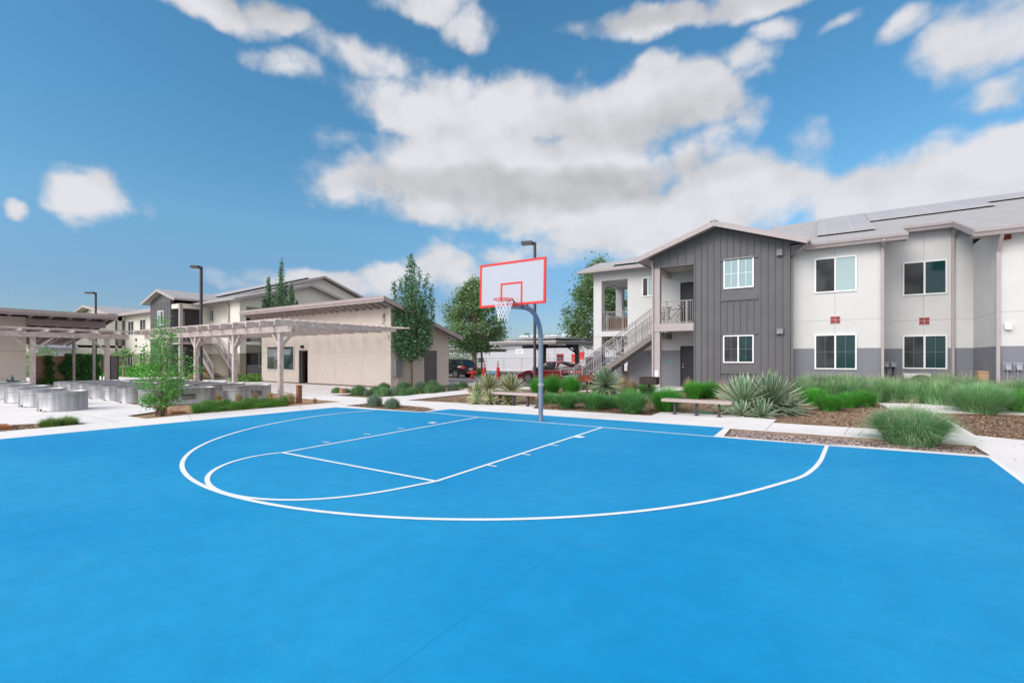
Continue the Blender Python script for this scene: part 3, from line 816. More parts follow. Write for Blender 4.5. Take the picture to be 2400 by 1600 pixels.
# main roof plane, its eave stepping back over the recess
e1 = 2.58; e2 = 4.22
poly = [(-2.6,22.72),(e1,22.72),(e1,24.7),(e2,24.7),(e2,21.5),(18,21.5),(18,32.8),(-2.6,32.8)]
mr = MB()
tri = [[0,1,2,7],[2,3,6,7],[3,4,5,6]]
P3 = [Vector((x, y, zr(y))) for x, y in poly]
for t_ in tri:
    mr.face([P3[i] for i in t_]); mr.face([P3[i]-Z3*.05 for i in t_][::-1])
for i in range(8):
    j = (i+1) % 8; mr.face([P3[i], P3[i]-Z3*.05, P3[j]-Z3*.05, P3[j]])
mr.slab([Vector((18,32.8,zr(32.8))),Vector((18,43,zr(32.8)-3.3)),Vector((-2.6,43,zr(32.8)-3.3)),Vector((-2.6,32.8,zr(32.8)))], .05)
mro = mr.build('roof', M['shingle'], R)
fs = MB()
def eave(a0, a1, b):
    z = zr(b); fs.prism([Vector((a0,b,z-.02)),Vector((a0,b-.12,z-.02)),Vector((a0,b-.10,z-.11)),Vector((a0,b-.05,z-.14)),Vector((a0,b,z-.24))], (a1-a0,0,0))
    fs.box(a0+.01, a1-.01, b, b+.62, z-.2, z-.17)
def rake(a, b0, b1, w=.05):
    fs.prism([Vector((a,b0,zr(b0)-.0)),Vector((a,b1,zr(b1)-.0)),Vector((a,b1,zr(b1)-.22)),Vector((a,b0,zr(b0)-.22))], (w,0,0))
eave(-.62, e1+.05, 22.72); eave(e1, e2, 24.7); eave(e2-.05, 18, 21.5)
rake(e1, 22.72, 24.7); rake(e2-.06, 21.5, 24.7); rake(-2.62, 22.72, 32.8)
fs.build('fascia', M['pink'], mro)
# solar arrays: raised above the shingles on rails
def roofhit(u, v):
    k = kk(u); x = CS*k-SN; y = SN*k+CS; m = -(v-HY)/F
    d = (6.33 - 22.7*.333 - H + .0) / (m - .333*y); return Vector((d*x, d*y, zr(d*y)))
def array(parent, a0, a1, b0, b1, zf, lift=.11):
    t = MB(); t.slab([Vector((a0,b0,zf(b0)+lift)),Vector((a1,b0,zf(b0)+lift)),Vector((a1,b1,zf(b1)+lift)),Vector((a0,b1,zf(b1)+lift))], .04)
    o = t.build('solar_array', M['panel'], parent)
    for b in (b0+.2, (b0+b1)/2, b1-.2): r = MB(); r.box(a0+.05, a1-.05, b-.02, b+.02, zf(b)+.01, zf(b)+lift-.03); r.build('rail', M['black'], o)
h1 = roofhit(1905, 553); h2 = roofhit(2052, 540); h3 = roofhit(2040, 523); h4 = roofhit(2336, 484)
array(R, h1.x+.15, h2.x, h2.y, 32.3, zr); array(R, h2.x+.02, h4.x, h4.y, 32.3, zr)
array(R, h4.x+.02, 17, h4.y+1.9, 32.3, zr)
def zl(b): return 6.5 + (b-23.95)*.3255
array(R, -9.6, -7.2, 24.3, 26.7, zl, .14)
# downspouts
def spout(u, b, zt, ztop, off=.45, bot=.0):
    a = AX(u, b); pipe(R, [(a, b-off, ztop), (a, b-off, ztop-.08), (a, b-.07, zt), (a, b-.07, bot)])
pipe(R, [(-.55, 22.45, 6.28), (-.62, 22.4, 6.2), (aC+.05, BG+.5, 5.9), (aC+.05, BG+.5, 0)])
spout(2068, B1, 5.95, 6.2, .5); spout(2232.6, B2, 6.45, 6.85, .45); spout(2337.5, B3, 5.2, 5.75, .5)
pipe(R, [(aP-.05, 22.4, 6.25),(aP-.02, BG-.05, 5.95),(aP-.02, BG-.05, 0)], .035)
# vents, meters, lights
def vbox(name, u0, v0, u1, v1, b, d, m, plate=None):
    p = PB(u0, v0, b); q = PB(u1, v1, b); t = MB(); t.box(p.x, q.x, b-d, b, q.z, p.z, 0)
    t.prism([Vector((p.x,b-d,q.z)),Vector((p.x,b-d-.05,q.z-.02)),Vector((p.x,b-d,p.z-.05))],(q.x-p.x,0,0))
    if plate: t.box(p.x-.05, q.x+.05, b-.035, b, q.z-.05, p.z+.05, 1)
    return t.build(name, [m, plate or m], R)
vbox('vent', 1821, 586, 1834, 598, BG, .12, M['ventgrey'], M['batten']); vbox('vent', 1821, 770, 1835, 781, BG, .12, M['ventgrey'], M['batten'])
vbox('vent', 2352.5, 758, 2368, 770, B3, .12, M['white_trim'])
vbox('wall_light', 2349, 549, 2367, 561, B3, .12, M['rust'])
for u in (2360, 2385):
    vbox('electric_meter', u-6, 853, u+6.5, 865, B3, .14, M['meter'], M['meter'])
    a = AX(u, B3); t = MB(); t.tube([(a,B3-.06,1.3),(a,B3-.06,.0)], .022, 8); t.build('conduit', M['meter'], R)
for u in (2093, 2077):
    vbox('electric_meter', u-5, 850, u+5, 858, B2, .14, M['meter'], M['meter'])
    a = AX(u, B2); t = MB(); t.tube([(a,B2-.06,1.3),(a,B2-.06,.0)], .022, 8); t.build('conduit', M['black'], R)
# outdoor condenser, box
def thing_box(name, label, cat, loc): return T(name, label, cat, loc)
ac = T('air_conditioner', 'white outdoor condenser unit half hidden behind grass against the grey wall', 'air conditioner', (AX(2165,23.9), 23.9, 0))
x0, x1 = AX(2118, 23.9), AX(2182, 23.9)
t = MB(); t.box(x0, x1, 23.9, 24.4, .25, 1.06); t.box(x0,x0+.1,23.95,24.3,0,.25); t.box(x1-.1,x1,23.95,24.3,0,.25); t.build('cabinet', M['roofwhite'], ac)
t = MB(); cx = (x0+x1)/2+.1
for i in range(1, 9): 
    rr = .04*i+.02; t.tube([(cx+rr*math.cos(q*PI/12), 23.885, .66+rr*math.sin(q*PI/12)) for q in range(25)], .006, 4, cap=False)
t.tube([(cx,23.899,.66),(cx,23.89,.66)], .36, 24); t.build('fan_grille', M['black'], ac)
bx = T('storage_box', 'tan box standing by the grey return wall behind tall grass', 'box', (AX(2310,23.3), 23.3, 0))
t = MB(); t.box(AX(2290,23.3), AX(2318,23.3), 23.1, 23.6, 0, 1.15); t.build('box_body', M['cardboard'], bx)
t = MB(); t.box(AX(2290,23.3)-.02, AX(2318,23.3)+.02, 23.08, 23.62, 1.15, 1.2); t.build('box_lid', M['cardboard'], bx)
# stairs
sw = MB(); stp = MB()
sb0, sb1 = 23.25, 24.3
ax0, az0, ax1, az1 = -6.8, 3.27, -11.35, .1
ns = 17
for i in range(ns):
    x = ax0 + (ax1-ax0)*(i+.5)/ns; z = az0 + (az1-az0)*(i+1)/ns
    stp.box(x-.165, x+.155, sb0+.05, sb1-.05, z-.06, z)
stp.build('stair_tread', M['steel_step'], R)
for b_ in (sb0, sb1):
    sw.prism([Vector((ax0,b_,az0-.24)),Vector((ax1,b_,az1-.1)),Vector((ax1,b_,az1-.12)),Vector((ax1+.35,b_,az1-.15)),Vector((ax0,b_,az0-.5))],(0,.06,0))
sw.box(ax0-.05, ax0+.4, sb0, sb1+.06, 2.62, 2.9)
sw.build('stair_stringer', mat('stringer_steel', (.20,.175,.17,1), .6), R)
for b_ in (sb0+.03, sb1+.03):
    r_ = MB(); sl = (az1-az0)/(ax1-ax0)
    for h, w in ((1.05,.045),(.93,.03),(.14,.03)): r_.bar((ax0,b_,az0+h),(ax1-.1,b_,az1+h-.05), w, w)
    m_ = 32
    for i in range(m_+1):
        x = ax0+(ax1-ax0)*i/m_; z = az0+(az1-az0)*i/m_; w = .016 if i % 8 else .045
        r_.bar((x,b_,z+(.14 if i%8 else -.1)),(x,b_,z+1.03), w, w, up=(1,0,0))
    r_.tube([(ax1-.1,b_,az1+1.0),(ax1-.75,b_,az1+.95),(ax1-.85,b_,az1+.9),(ax1-.85,b_,az1+.62),(ax1-.75,b_,az1+.55),(ax1-.1,b_,az1+.55)], .022, 6)
    r_.build('stair_railing', M['rail'], R)
# things on the balconies
rs = T('reed_screen', 'brown slatted screen leaning inside the corner balcony railing', 'screen', (-9.6, 25.3, 3.15))
t = MB()
for i in range(26): t.box(-10.2+i*.05, -10.2+i*.05+.04, 25.30, 25.32, 3.17, 3.93+.02*math.sin(i*2.1))
t.build('screen_slats', M['reed'], rs)
def bicycle(name, label, loc, rz, col):
    o = T(name, label, 'bicycle', loc, rz=rz)
    for x in (-.5, .5):
        w_ = MB(); w_.tube([(x+.33*math.cos(a*PI/12), 0, .33+.33*math.sin(a*PI/12)) for a in range(25)], .018, 6, cap=False)
        for a in range(8): w_.tube([(x,0,.33),(x+.32*math.cos(a*PI/4),0,.33+.32*math.sin(a*PI/4))], .003, 4)
        w_.build('wheel', M['tyre'], o, local=True)
    f = MB()
    for p_, q_ in (((-.5,0,.33),(-.15,0,.78)),((-.15,0,.78),(.35,0,.82)),((-.15,0,.3),(.35,0,.82)),((-.5,0,.33),(-.15,0,.3)),((-.15,0,.3),(-.18,0,.88)),((.5,0,.33),(.33,0,.95))): f.tube([p_,q_], .018, 6)
    f.build('frame', col, o, local=True)
    s_ = MB(); s_.bar((-.3,0,.9),(-.06,0,.9), .12,.05); s_.build('saddle', M['black'], o, local=True)
    h_ = MB(); h_.tube([(.28,-.27,1.0),(.33,0,.96),(.28,.27,1.0)], .016, 6); h_.build('handlebar', M['black'], o, local=True)
    return o
bicycle('bicycle', 'dark bicycle parked on the upper porch behind the railing', (-6.25, 23.9, 3.275), .15, M['black'])

# ================================================================ clubhouse
K = T('clubhouse', 'single-storey beige stucco clubhouse with steep overhanging shed roof beside the pergola', 'clubhouse', (-26, 20, 0))
ka0, ka1, kb0, kb1 = -33.1, -19.9, 17.9, 22.7
def zk(b): return 4.9 - (b-16.8)*.3
dr0, dr1 = AX(700, kb0), AX(721.5, kb0)
kw = MB()
def wallseg(x0, x1, z0, z1): kw.box(x0, x1, kb0, kb0+.2, z0, z1)
wallseg(ka0, dr0, -.05, 2.6); wallseg(dr1, ka1-.2, -.05, 2.6); wallseg(dr0, dr1, 2.18, 2.6)
kw.box(ka0, ka1-.2, kb0, kb0+.2, 2.6, zk(kb0)-.1)
kw.prism([Vector((ka1,kb0,-.05)),Vector((ka1,kb1,-.05)),Vector((ka1,kb1,zk(kb1)-.1)),Vector((ka1,kb0,zk(kb0)-.1))], (-.2,0,0))
kw.prism([Vector((ka0,kb0+.2,-.05)),Vector((ka0,kb1,-.05)),Vector((ka0,kb1,zk(kb1)-.1)),Vector((ka0,kb0+.2,zk(kb0)-.1))], (.2,0,0))
kw.box(ka0+.2, ka1-.2, kb1-.2, kb1, -.05, zk(kb1)-.15)
kr = MB()
kr.box(dr0-4, dr1+1.2, kb0+1.9, kb0+2.0, 0, 2.6); kr.box(dr0-4, dr1+1.2, kb0+.2, kb0+2, 2.59, 2.65); kr.build('inner_wall', mat('warm_interior', (.80,.55,.38,1), .9), K)
kt = MB(); kt.box(dr0-1.9, dr0-1.4, kb0+1.85, kb0+1.89, 1.25, 1.6); kt.build('picture', M['black'], K); kt = MB(); kt.box(dr0-3.2, dr0-.9, kb0+1.3, kb0+1.85, .0, .95); kt.build('counter', M['darkwood'], K)
dd = MB(); dd.box(dr0-.0, dr0+.06, kb0+.02, kb0+.17, 0, 2.18); dd.box(dr1-.06, dr1, kb0+.02, kb0+.17, 0, 2.18); dd.box(dr0+.06, dr1-.06, kb0+.02, kb0+.17, 2.12, 2.18); dd.build('door_frame', M['door_grey'], K)
dl = MB(); dl.prism([Vector((dr0+.06,kb0+.17,.01)),Vector((dr0+.10,kb0+.19,.01)),Vector((dr0-.48,kb0+.78,.01)),Vector((dr0-.52,kb0+.75,.01))],(0,0,2.1)); dl.build('door', M['door_grey'], K)
kj = MB(); z = 2.02
kj.box(ka0, dr0, kb0-.003, kb0, z-.008, z+.008); kj.box(dr1, ka1, kb0-.003, kb0, z-.008, z+.008)
kj.box(ka1, ka1+.003, kb0, kb1, z-.008, z+.008)
for u in (786.5, 850): a = AX(u, kb0); kj.box(a-.006, a+.006, kb0-.003, kb0, 0, 4)
kj.box(ka1-.05, ka1+.004, kb0-.004, kb0+.05, 0, 4.2) if False else None
kw.merge(kj, 1).build('wall', [M['clubstucco'], mat('stucco_joint', (.42,.36,.33,1), .9)], K)
for x0_, x1_ in ((ka0, dr0), (dr1, ka1)): bs = MB(); bs.box(x0_, x1_, kb0-.012, kb0+.0, -.02, .07); bs.build('weep_screed', M['darkwood'], K)
win_b(K, 627, 811.5, 690.5, 866, kb0, glassmat('reflecting_glass', (.10,.11,.10,1), rough=.03, spec=.9), glassmat('reflecting_glass_b', (.05,.08,.08,1), rough=.03, spec=.9), trim=mat('beige_frame', (.60,.56,.53,1), .5), split=.55)
wlh = PB(710, 812, kb0); t = MB(); t.box(wlh.x-.1, wlh.x+.1, kb0-.14, kb0, wlh.z-.1, wlh.z+.08); t.build('wall_light', M['black'], K)
q = PA(1009, 806, ka1); t = MB(); t.box(ka1, ka1+.12, q.y-.1, q.y+.1, q.z-.08, q.z+.08); t.build('wall_light', M['darkwood'], K)
# side door
q0, q1 = BY(994.5, ka1), BY(1022.5, ka1)
door(K, Vector((ka1, q0, 0.0)), YP, XP, q1-q0, 2.12, M['door_grey'], mat('door_trim', (.17,.15,.15,1), .6), knob=False)
t = MB(); c = Vector((ka1+.02, q1-.2, 1.0)); t.bar(c-XP*.02, c+XP*.07, .05, .2, up=(0,0,1)); t.bar(c+XP*.06, c+XP*.06-YP*.12, .02, .02); t.build('handle', M['chrome'], K)
# electrical cabinet on the end wall
q0 = PA(921.5, 843, ka1); q1 = PA(937, 883, ka1)
ec = T('electrical_cabinet', 'grey metal utility cabinet on the beige end wall left of the slim tree', 'cabinet', (ka1+.1, q0.y, 0))
t = MB(); t.box(ka1+.002, ka1+.2, q0.y, q1.y, q1.z+.03, q0.z); t.box(ka1+.2, ka1+.215, q0.y+.02, q1.y-.02, q1.z+.06, q0.z-.03); t.build('cabinet_body', M['meter'], ec)
t = MB(); m_ = (q0.y+q1.y)/2; t.box(ka1+.004, ka1+.1, m_-.05, m_+.05, -.02, q1.z+.03); t.build('conduit', M['clubstucco'], ec)
# roof
ro = MB(); A0, A1, Bf, Bb = -33.8, -19.2, 16.8, 23.2
ro.slab([Vector((A0,Bf,zk(Bf))),Vector((A1,Bf,zk(Bf))),Vector((A1,Bb,zk(Bb))),Vector((A0,Bb,zk(Bb)))], .05)
roo = ro.build('roof', M['shingle'], K)
fa = MB(); fa.box(A0, A1, Bf-.06, Bf, zk(Bf)-.15, zk(Bf)+.03); fa.box(A0+.02, A1-.02, Bf-.02, Bf+.02, zk(Bf)-.27, zk(Bf)-.15)
for a in (A1, A0-.05): fa.prism([Vector((a,Bf-.06,zk(Bf)+.03)),Vector((a,Bb,zk(Bb)+.03)),Vector((a,Bb,zk(Bb)-.2)),Vector((a,Bf-.06,zk(Bf)-.2))], (.06,0,0))
fa.build('fascia', M['woodroof'], roo)
rf = MB()
for i in range(25):
    a = A0+.25+i*.6
    if a > A1-.1: break
    rf.prism([Vector((a,Bf+.02,zk(Bf)-.055)),Vector((a,Bb-.1,zk(Bb-.1)-.055)),Vector((a,Bb-.1,zk(Bb-.1)-.2)),Vector((a,Bf+.02,zk(Bf)-.22))],(.07,0,0))
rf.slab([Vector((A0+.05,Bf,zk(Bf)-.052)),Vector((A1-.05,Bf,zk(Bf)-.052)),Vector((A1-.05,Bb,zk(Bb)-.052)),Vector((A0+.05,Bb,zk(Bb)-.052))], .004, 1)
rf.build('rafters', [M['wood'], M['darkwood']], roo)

# ---------------------------------------------------------------- pergolas
def pergola(label, posts, beam, joists, purl, loc):
    o = T('pergola', label, 'pergola', loc)
    return o
PG = T('pergola', 'long weathered timber pergola reaching from the stock tanks to the beige clubhouse wall', 'pergola', (-26, 12, 0))
pb = 11.5
for a in (-19.75, -23.7, -27.7, -31.7):
    t = MB(); t.box(a-.09, a+.09, pb-.09, pb+.09, -.05, 2.82); t.build('post', M['wood'], PG)
    t = MB()
    for s in (-1, 1):
        if a == -19.75 and s == 1: continue
        t.bar((a+s*.07, pb, 2.2),(a+s*.62, pb, 2.8), .09, .12, up=(0,1,0))
    t.bar((a, pb+.07, 2.2),(a, pb+.6, 2.8), .09,.12, up=(1,0,0))
    t.build('brace', M['wood'], PG)
t = MB(); t.box(-34.1, -18.7, pb-.15, pb-.092, 2.78, 3.04); t.build('beam', M['wood'], PG); t = MB(); t.box(-34.1, -18.7, pb+.092, pb+.15, 2.78, 3.04); t.build('beam', M['wood'], PG)
t = MB()
for i in range(14): 
    a = -18.9 - i*1.15; t.box(a-.045, a+.045, pb-.75, 17.35, 3.04, 3.26)
t.build('joists', M['wood'], PG)
t = MB()
for i in range(20): 
    y = pb-.6+i*.4; t.box(-34.6, -18.65, y-.025, y+.025, 3.262, 3.31)
t.build('purlins', M['wood'], PG)
PL = T('pergola', 'short weathered timber pergola in front of the beige utility building at far left', 'pergola', (-35.5, 7, 0))
for b in (2.6, BY(76.5,-35.6), BY(251,-35.6)):
    a = -35.6
    t = MB(); t.box(a-.1, a+.1, b-.1, b+.1, -.05, 2.82); t.build('post', M['wood'], PL)
    t = MB()
    for s in (-1, 1): t.bar((a, b+s*.07, 2.15),(a, b+s*.85, 2.82), .1, .1, up=(1,0,0)) if not (b > 9 and s > 0) else None
    t.build('brace', M['wood'], PL)
for x_ in (-35.49, -35.77): t = MB(); t.box(x_, x_+.06, -3, 11.0, 2.8, 3.08); t.build('beam', M['wood'], PL)
t = MB()
for i in range(13): t.box(-38.0 if i < 9 else -38.0, -34.6, -2+i*1.03-.03, -2+i*1.03+.03, 3.08, 3.24)
t.build('joists', M['wood'], PL)
t = MB()
for i in range(9): t.box(-34.75-i*.35, -34.7-i*.35, -3, 11.2, 3.243, 3.29)
t.build('purlins', M['wood'], PL)

# ---------------------------------------------------------------- utility building at the far left
U_ = T('utility_building', 'low beige stucco building with deep timber roof overhang at the left edge', 'building', (-40, 2, 0))
ua, ub = -37.0, 6.85
t = MB(); t.box(ua-8, ua, -12, ub, -.05, 3.95); t.box(ua, ua+.004, -12, ub, 2.03, 2.05, 1); t.build('wall', [M['clubstucco'], M['shade_joint']], U_)
def zu(a): return 4.27 + (a+35.9)*.16
ro = MB(); ro.slab([Vector((-35.9,-12,zu(-35.9))),Vector((-35.9,10.55,zu(-35.9))),Vector((-46,10.55,zu(-46))),Vector((-46,-12,zu(-46)))], .05); roo = ro.build('roof', M['shingle'], U_)
t = MB(); t.box(-35.9,-35.84,-12,10.6,4.1,4.3); t.box(-35.95,-35.9,-12,10.55,3.99,4.1)
t.prism([Vector((-35.9,10.55,4.27)),Vector((-46,10.55,zu(-46))),Vector((-46,10.55,zu(-46)-.2)),Vector((-35.9,10.55,4.05))],(0,.06,0)); t.build('fascia', M['woodroof'], roo)
t = MB()
for i in range(22):
    y = 10.2-i*.82; t.prism([Vector((-35.95,y,zu(-35.95)-.055)),Vector((-45.5,y,zu(-45.5)-.055)),Vector((-45.5,y,zu(-45.5)-.22)),Vector((-35.95,y,zu(-35.95)-.22))],(0,.08,0))
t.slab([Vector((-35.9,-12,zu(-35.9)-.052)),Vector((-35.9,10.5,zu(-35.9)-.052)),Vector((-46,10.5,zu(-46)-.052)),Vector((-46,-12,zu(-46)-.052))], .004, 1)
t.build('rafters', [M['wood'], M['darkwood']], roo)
t = MB(); t.box(-37.12,-36.9,ub,10.3,3.5,3.86); t.build('beam', M['woodroof'], U_); t = MB(); t.box(-41.1,-40.9,ub,10.3,2.98,3.22); t.build('beam', M['woodroof'], U_)
for a, b in ((-41.0,BY(173,-41.0)),(-41.0,BY(220,-41.0))):
    t = MB(); t.box(a-.07,a+.07,b-.07,b+.07,-.05,2.98); t.build('post', M['wood'], U_)

# ================================================================ left apartments
L = T('apartment_building', 'cream two-storey apartment block behind the pergola with grey batten gable and long outdoor stairs', 'apartment building', (-48, 24, 0))
gb, fb_, wb = 17.7, 20.2, 19.3
t = MB()
t.box(-64.5, -46.9+.0, 19.4, 30, -.1, 6.35)                # facade left of the gable wing
gx0, gx1 = AX(353, gb), AX(400, gb)
t.box(gx1, -46.9, 19.0, 26, -.1, 6.4)
t.box(-46.9, -40.7, fb_, 30.6, -.1, 6.4)                      # recessed facade
t.box(-40.7, AX(562,wb), wb, wb+.5, -.1, 6.5)               # balcony column
xa = AX(562, wb)
t.box(-40.69, xa, wb+.5, 31, 5.85, 6.395); t.box(-40.69, xa-.01, wb+.01, 31, 2.75, 3.0)
t.box(xa-.4, xa, 24.2, 24.7, -.1, 6.4); t.box(-40.69, xa-.005, 27.5, 30.9, -.1, 6.39)
gm = 25.3
t.prism([Vector((xa,wb-.0,6.4)),Vector((xa,31.3,6.4)),Vector((xa,gm,8.2))],(-.3,0,0))
t.build('wall', M['stucco_left'], L)
bigx = -46
t = MB(); t.prism([Vector((bigx,19.5,6.3)),Vector((bigx,43,6.3)),Vector((bigx,31.5,10.4))],(-.3,0,0)); t.build('gable_wall', M['stucco_left'], L)
# batten gable
t = MB(); t.box(gx0, gx1, gb, 26, -.1, 6.2)
rx0, rx1 = AX(333, gb-.4), AX(411, gb-.4); rm_ = (rx0+rx1)/2; pz = PB(370, 677, gb-.4).z
t.prism([Vector((gx0-.8,gb,6.2)),Vector((gx1+1.1,gb,6.2)),Vector((rm_,gb,pz-.2))],(0,.2,0)) if False else t.prism([Vector((gx0,gb,6.2)),Vector((gx1,gb,6.2)),Vector((gx1,gb,6.75)),Vector((rm_,gb,pz-.25)),Vector((gx0,gb,6.75))],(0,.25,0))
k_ = int((gx1-gx0)/.3)
for i in range(k_+1):
    a = gx0+.03+(gx1-gx0-.06)*i/k_; t.box(a-.02,a+.02,gb-.025,gb,0,6.6)
t.build('batten_wall', M['batten'], L)
gable_roof(L, (rm_, gb-.5, pz), (rm_, 30, pz), (rx1-rx0)/2, pz-6.75)
# porch beside the gable: post, deck, dark screened openings
pe = (gx1, AX(411,gb))
t = MB(); t.box(-45.98, -45.74, gb+.02, gb+.26, 0, 6.3); t.build('porch_post', M['pink'], L)
t = MB(); t.box(gx1+.02, -45.7, gb+.05, 19.6, 2.85, 3.05); t.build('deck', M['pink'], L)
SCR = mat('dark_screen',(.045,.038,.04,1),.9)
for z0, z1 in ((.1,2.8),(3.1,5.9)):
    t = MB(); t.box(gx1+.02, -46.1, gb+.55, gb+.58, z0, z1); t.build('screened_opening', SCR, L)
    t = MB(); t.box(-46.1, -46.07, gb+.6, 19.35, z0, z1); t.build('screened_opening', SCR, L)
t = MB(); t.box(gx1+.02,-45.75,gb+.05,19.9,5.95,6.35); t.build('header', M['stucco_left'], L)
t = MB(); t.box(-46.9,-45.8,19.4,20.3,-.1,6.4); t.build('wall', M['stucco_left'], L)
railing(L, (gx1+.05, gb+.1, 3.05), (-46.0, gb+.1, 3.05), n=8)
railing(L, (-45.8, gb+.3, 3.05), (-45.8, 19.4, 3.05), n=9)
win_b(L, 370, 729, 384, 763, gb, M['g_blind'], M['g_dark'])
for u0, u1, v0, v1 in ((301,314,753,785),(329,342,749,782),(300,312,827,859),(328,342,826,860),(281,291,756,788)):
    win_b(L, u0, v0, u1, v1, 19.4, M['g_screen'], M['g_dark'])
win_b(L, 491.5, 726, 502, 755, fb_, M['g_screen'], M['g_dark'])
door(L, Vector((AX(464,fb_), fb_, 3.05)), XP, YN, 1.0, 2.1, M['door_dark'], knob=False)
for v in (796, 811): c = PB(320, v, 19.4); t = MB(); t.box(c.x-.12,c.x+.12,19.3,19.4,c.z-.12,c.z+.12); t.build('wall_light', M['rust'], L)
# main roof left part
def slabroof(poly3, name='roof', parent=L, m=None, th=.06):
    b = MB(); b.slab(poly3, th); return b.build(name, m or M['shingle'], parent)
r1 = slabroof([Vector((-65,18.7,6.35)),Vector((-44,18.7,6.35)),Vector((-44,27,9.1)),Vector((-65,27,9.1))])
f_ = MB(); f_.box(-65,-49.2,18.58,18.7,6.15,6.36); f_.box(-65,-50,18.7,19.3,6.18,6.2); f_.build('fascia', M['pink'], r1)
r2 = slabroof([Vector((-50,19.55,6.42)),Vector((-40.2,19.55,6.42)),Vector((-40.2,24,8.0)),Vector((-50,24,8.0))])
f_ = MB(); f_.box(-49,-40.6,19.43,19.55,6.22,6.43); f_.build('fascia', M['pink'], r2)
gable_roof(L, (xa+.5, gm, 8.35), (xa-7, gm, 8.35), 6.6, 1.95)
gable_roof(L, (bigx+.6, 31.5, 10.65), (bigx-14, 31.5, 10.65), 12.3, 4.1)
def zb(b): return 10.65-(31.5-b)*.3333
array(L, -57, -46.6, 21.5, 30.5, zb, .18)
# balcony + patio of the right wing
railing(L, (xa-.05, wb+.55, 3.0), (xa-.05, 24.2, 3.0), n=34, rad=.03, m=M['door_grey'])
t = MB(); t.box(xa-2.15, xa-.02, wb+.5, 27.5, .02, .1); 
for i in range(5): t.box(xa-.06, xa-.02, wb+.6, 24.2, .15+i*.2, .29+i*.2)
t.build('slatted_patio_screen', mat('grey_slats',(.20,.19,.20,1),.7), L)
xw = -40.7
q0 = BY(590, xw); 
win_a(L, 606, 821, 614, 860, xw+.01, M['g_dark'], None); door(L, Vector((xw+.01, BY(587,xw), 0)), YP, XP, 1.0, 2.1, M['door_grey'], knob=False)
door(L, Vector((xw+.01, BY(560,xw), 0)), YP, XP, .9, 2.1, M['door_dark'], knob=False); door(L, Vector((xw+.01, BY(560,xw), 3.0)), YP, XP, .9, 2.1, M['door_dark'], knob=False)
pipe(L, [(-40.6, wb-.3, 6.3),(-40.6, wb-.06, 5.9),(-40.6, wb-.06, 0)], .06)
# stairs of the left block
t = MB(); s = MB(); st_top = Vector((-47.4, 18.9, 3.0)); st_bot = Vector((-41.9, 18.2, .05)); dv = st_bot-st_top; hz = Vector((dv.x,dv.y,0)).normalized(); sd = Vector((-hz.y,hz.x,0))
st_top = D(478, 41.5, 3.0); st_bot = D(528, 36.3, .05); dv = st_bot-st_top; hz = Vector((dv.x,dv.y,0)).normalized(); sd = Vector((-hz.y,hz.x,0))
for i in range(16):
    c = st_top + dv*((i+.5)/16); t.bar(c-sd*.75, c+sd*.75, .34, .05, up=(0,0,1))
t.build('stair_tread', M['steel_step'], L)
for s_ in (-.78, .78):
    o = sd*s_; s = MB(); s.bar(st_top+o, st_bot+o, .06, .32); s.build('stair_stringer', M['rail'], L)
    s = MB(); s.bar(st_top+o+Z3*1.05, st_bot+o+Z3*1.0, .06,.06); s.bar(st_top+o+Z3*.85, st_bot+o+Z3*.8, .04,.04); s.bar(st_top+o+Z3*.2, st_bot+o+Z3*.2, .04,.04)
    for i in range(5): c = st_top+o+dv*(i/4); s.bar(c, c+Z3*1.03, .06,.06, up=(1,0,0))
    for i in range(25): c = st_top+o+dv*(i/24); s.bar(c+Z3*.2, c+Z3*1.0, .018,.018, up=(1,0,0))
    s.build('stair_railing', M['rail'], L)
t = MB(); t.bar(st_top-hz*1.4-Z3*.1, st_top-Z3*.1, 1.8, .15); t.build('stair_landing', M['pink'], L)

# far-left wing with balcony
W = T('apartment_building', 'far cream apartment wing with small gable and railed balcony seen above the ivy hedge', 'apartment building', (-70, 20, 0))
wa = -63.5; w0, w1 = BY(205, wa), BY(292, wa)
t = MB(); t.box(wa-9, wa-1.8, w0-4, w1+1.0, -.1, 6.3); t.box(wa-1.8, wa, w0-4, w0+2.3, -.1, 6.3); t.box(wa-.35,wa,w1-.6,w1-.2,-.1,6.3); t.box(wa-1.8, wa, w0-4, w1, 5.7, 6.3); t.box(wa-1.8, wa, w0-4, w1, 2.75, 3.0)
t.build('wall', M['stucco_left'], W)
gt_ = MB(); gt_.prism([Vector((-79,18.8,6.1)),Vector((-65,18.8,6.1)),Vector((-72,18.8,7.6))],(0,.3,0)); gt_.build('gable_wall', M['stucco_left'], W)
gable_roof(W, (-72, 18.0, 7.85), (-72, 31, 7.85), 8.3, 1.4)
railing(W, (wa, w0+2.3, 3.0), (wa, w1-.1, 3.0), n=20, m=M['door_grey'])
door(W, Vector((wa-1.78, w0+3.0, 3.0)), YP, XP, 1.0, 2.1, M['door_dark'], knob=False)
win_a(W, 281, 757, 288, 790, wa-1.75, M['g_dark'], None)
rdc = T('patio_chair', 'red chair on the far balcony beside its railing', 'chair', (wa-.9, w1-1.0, 3.0))
t = MB(); t.box(wa-1.15,wa-.65,w1-1.35,w1-.75,3.35,3.42); t.box(wa-1.2,wa-1.12,w1-1.35,w1-.75,3.42,4.0); t.build('seat', M['plastic_red'], rdc)
t = MB()
for x in (wa-1.12, wa-.68):
    for y in (w1-1.3, w1-.8): t.box(x-.02,x+.02,y-.02,y+.02,3.0,3.35)
t.build('leg', M['plastic_red'], rdc)
SH = T('house', 'distant low house with pale blue-grey roof seen left of the hedge', 'house', (-62, 9, 0))
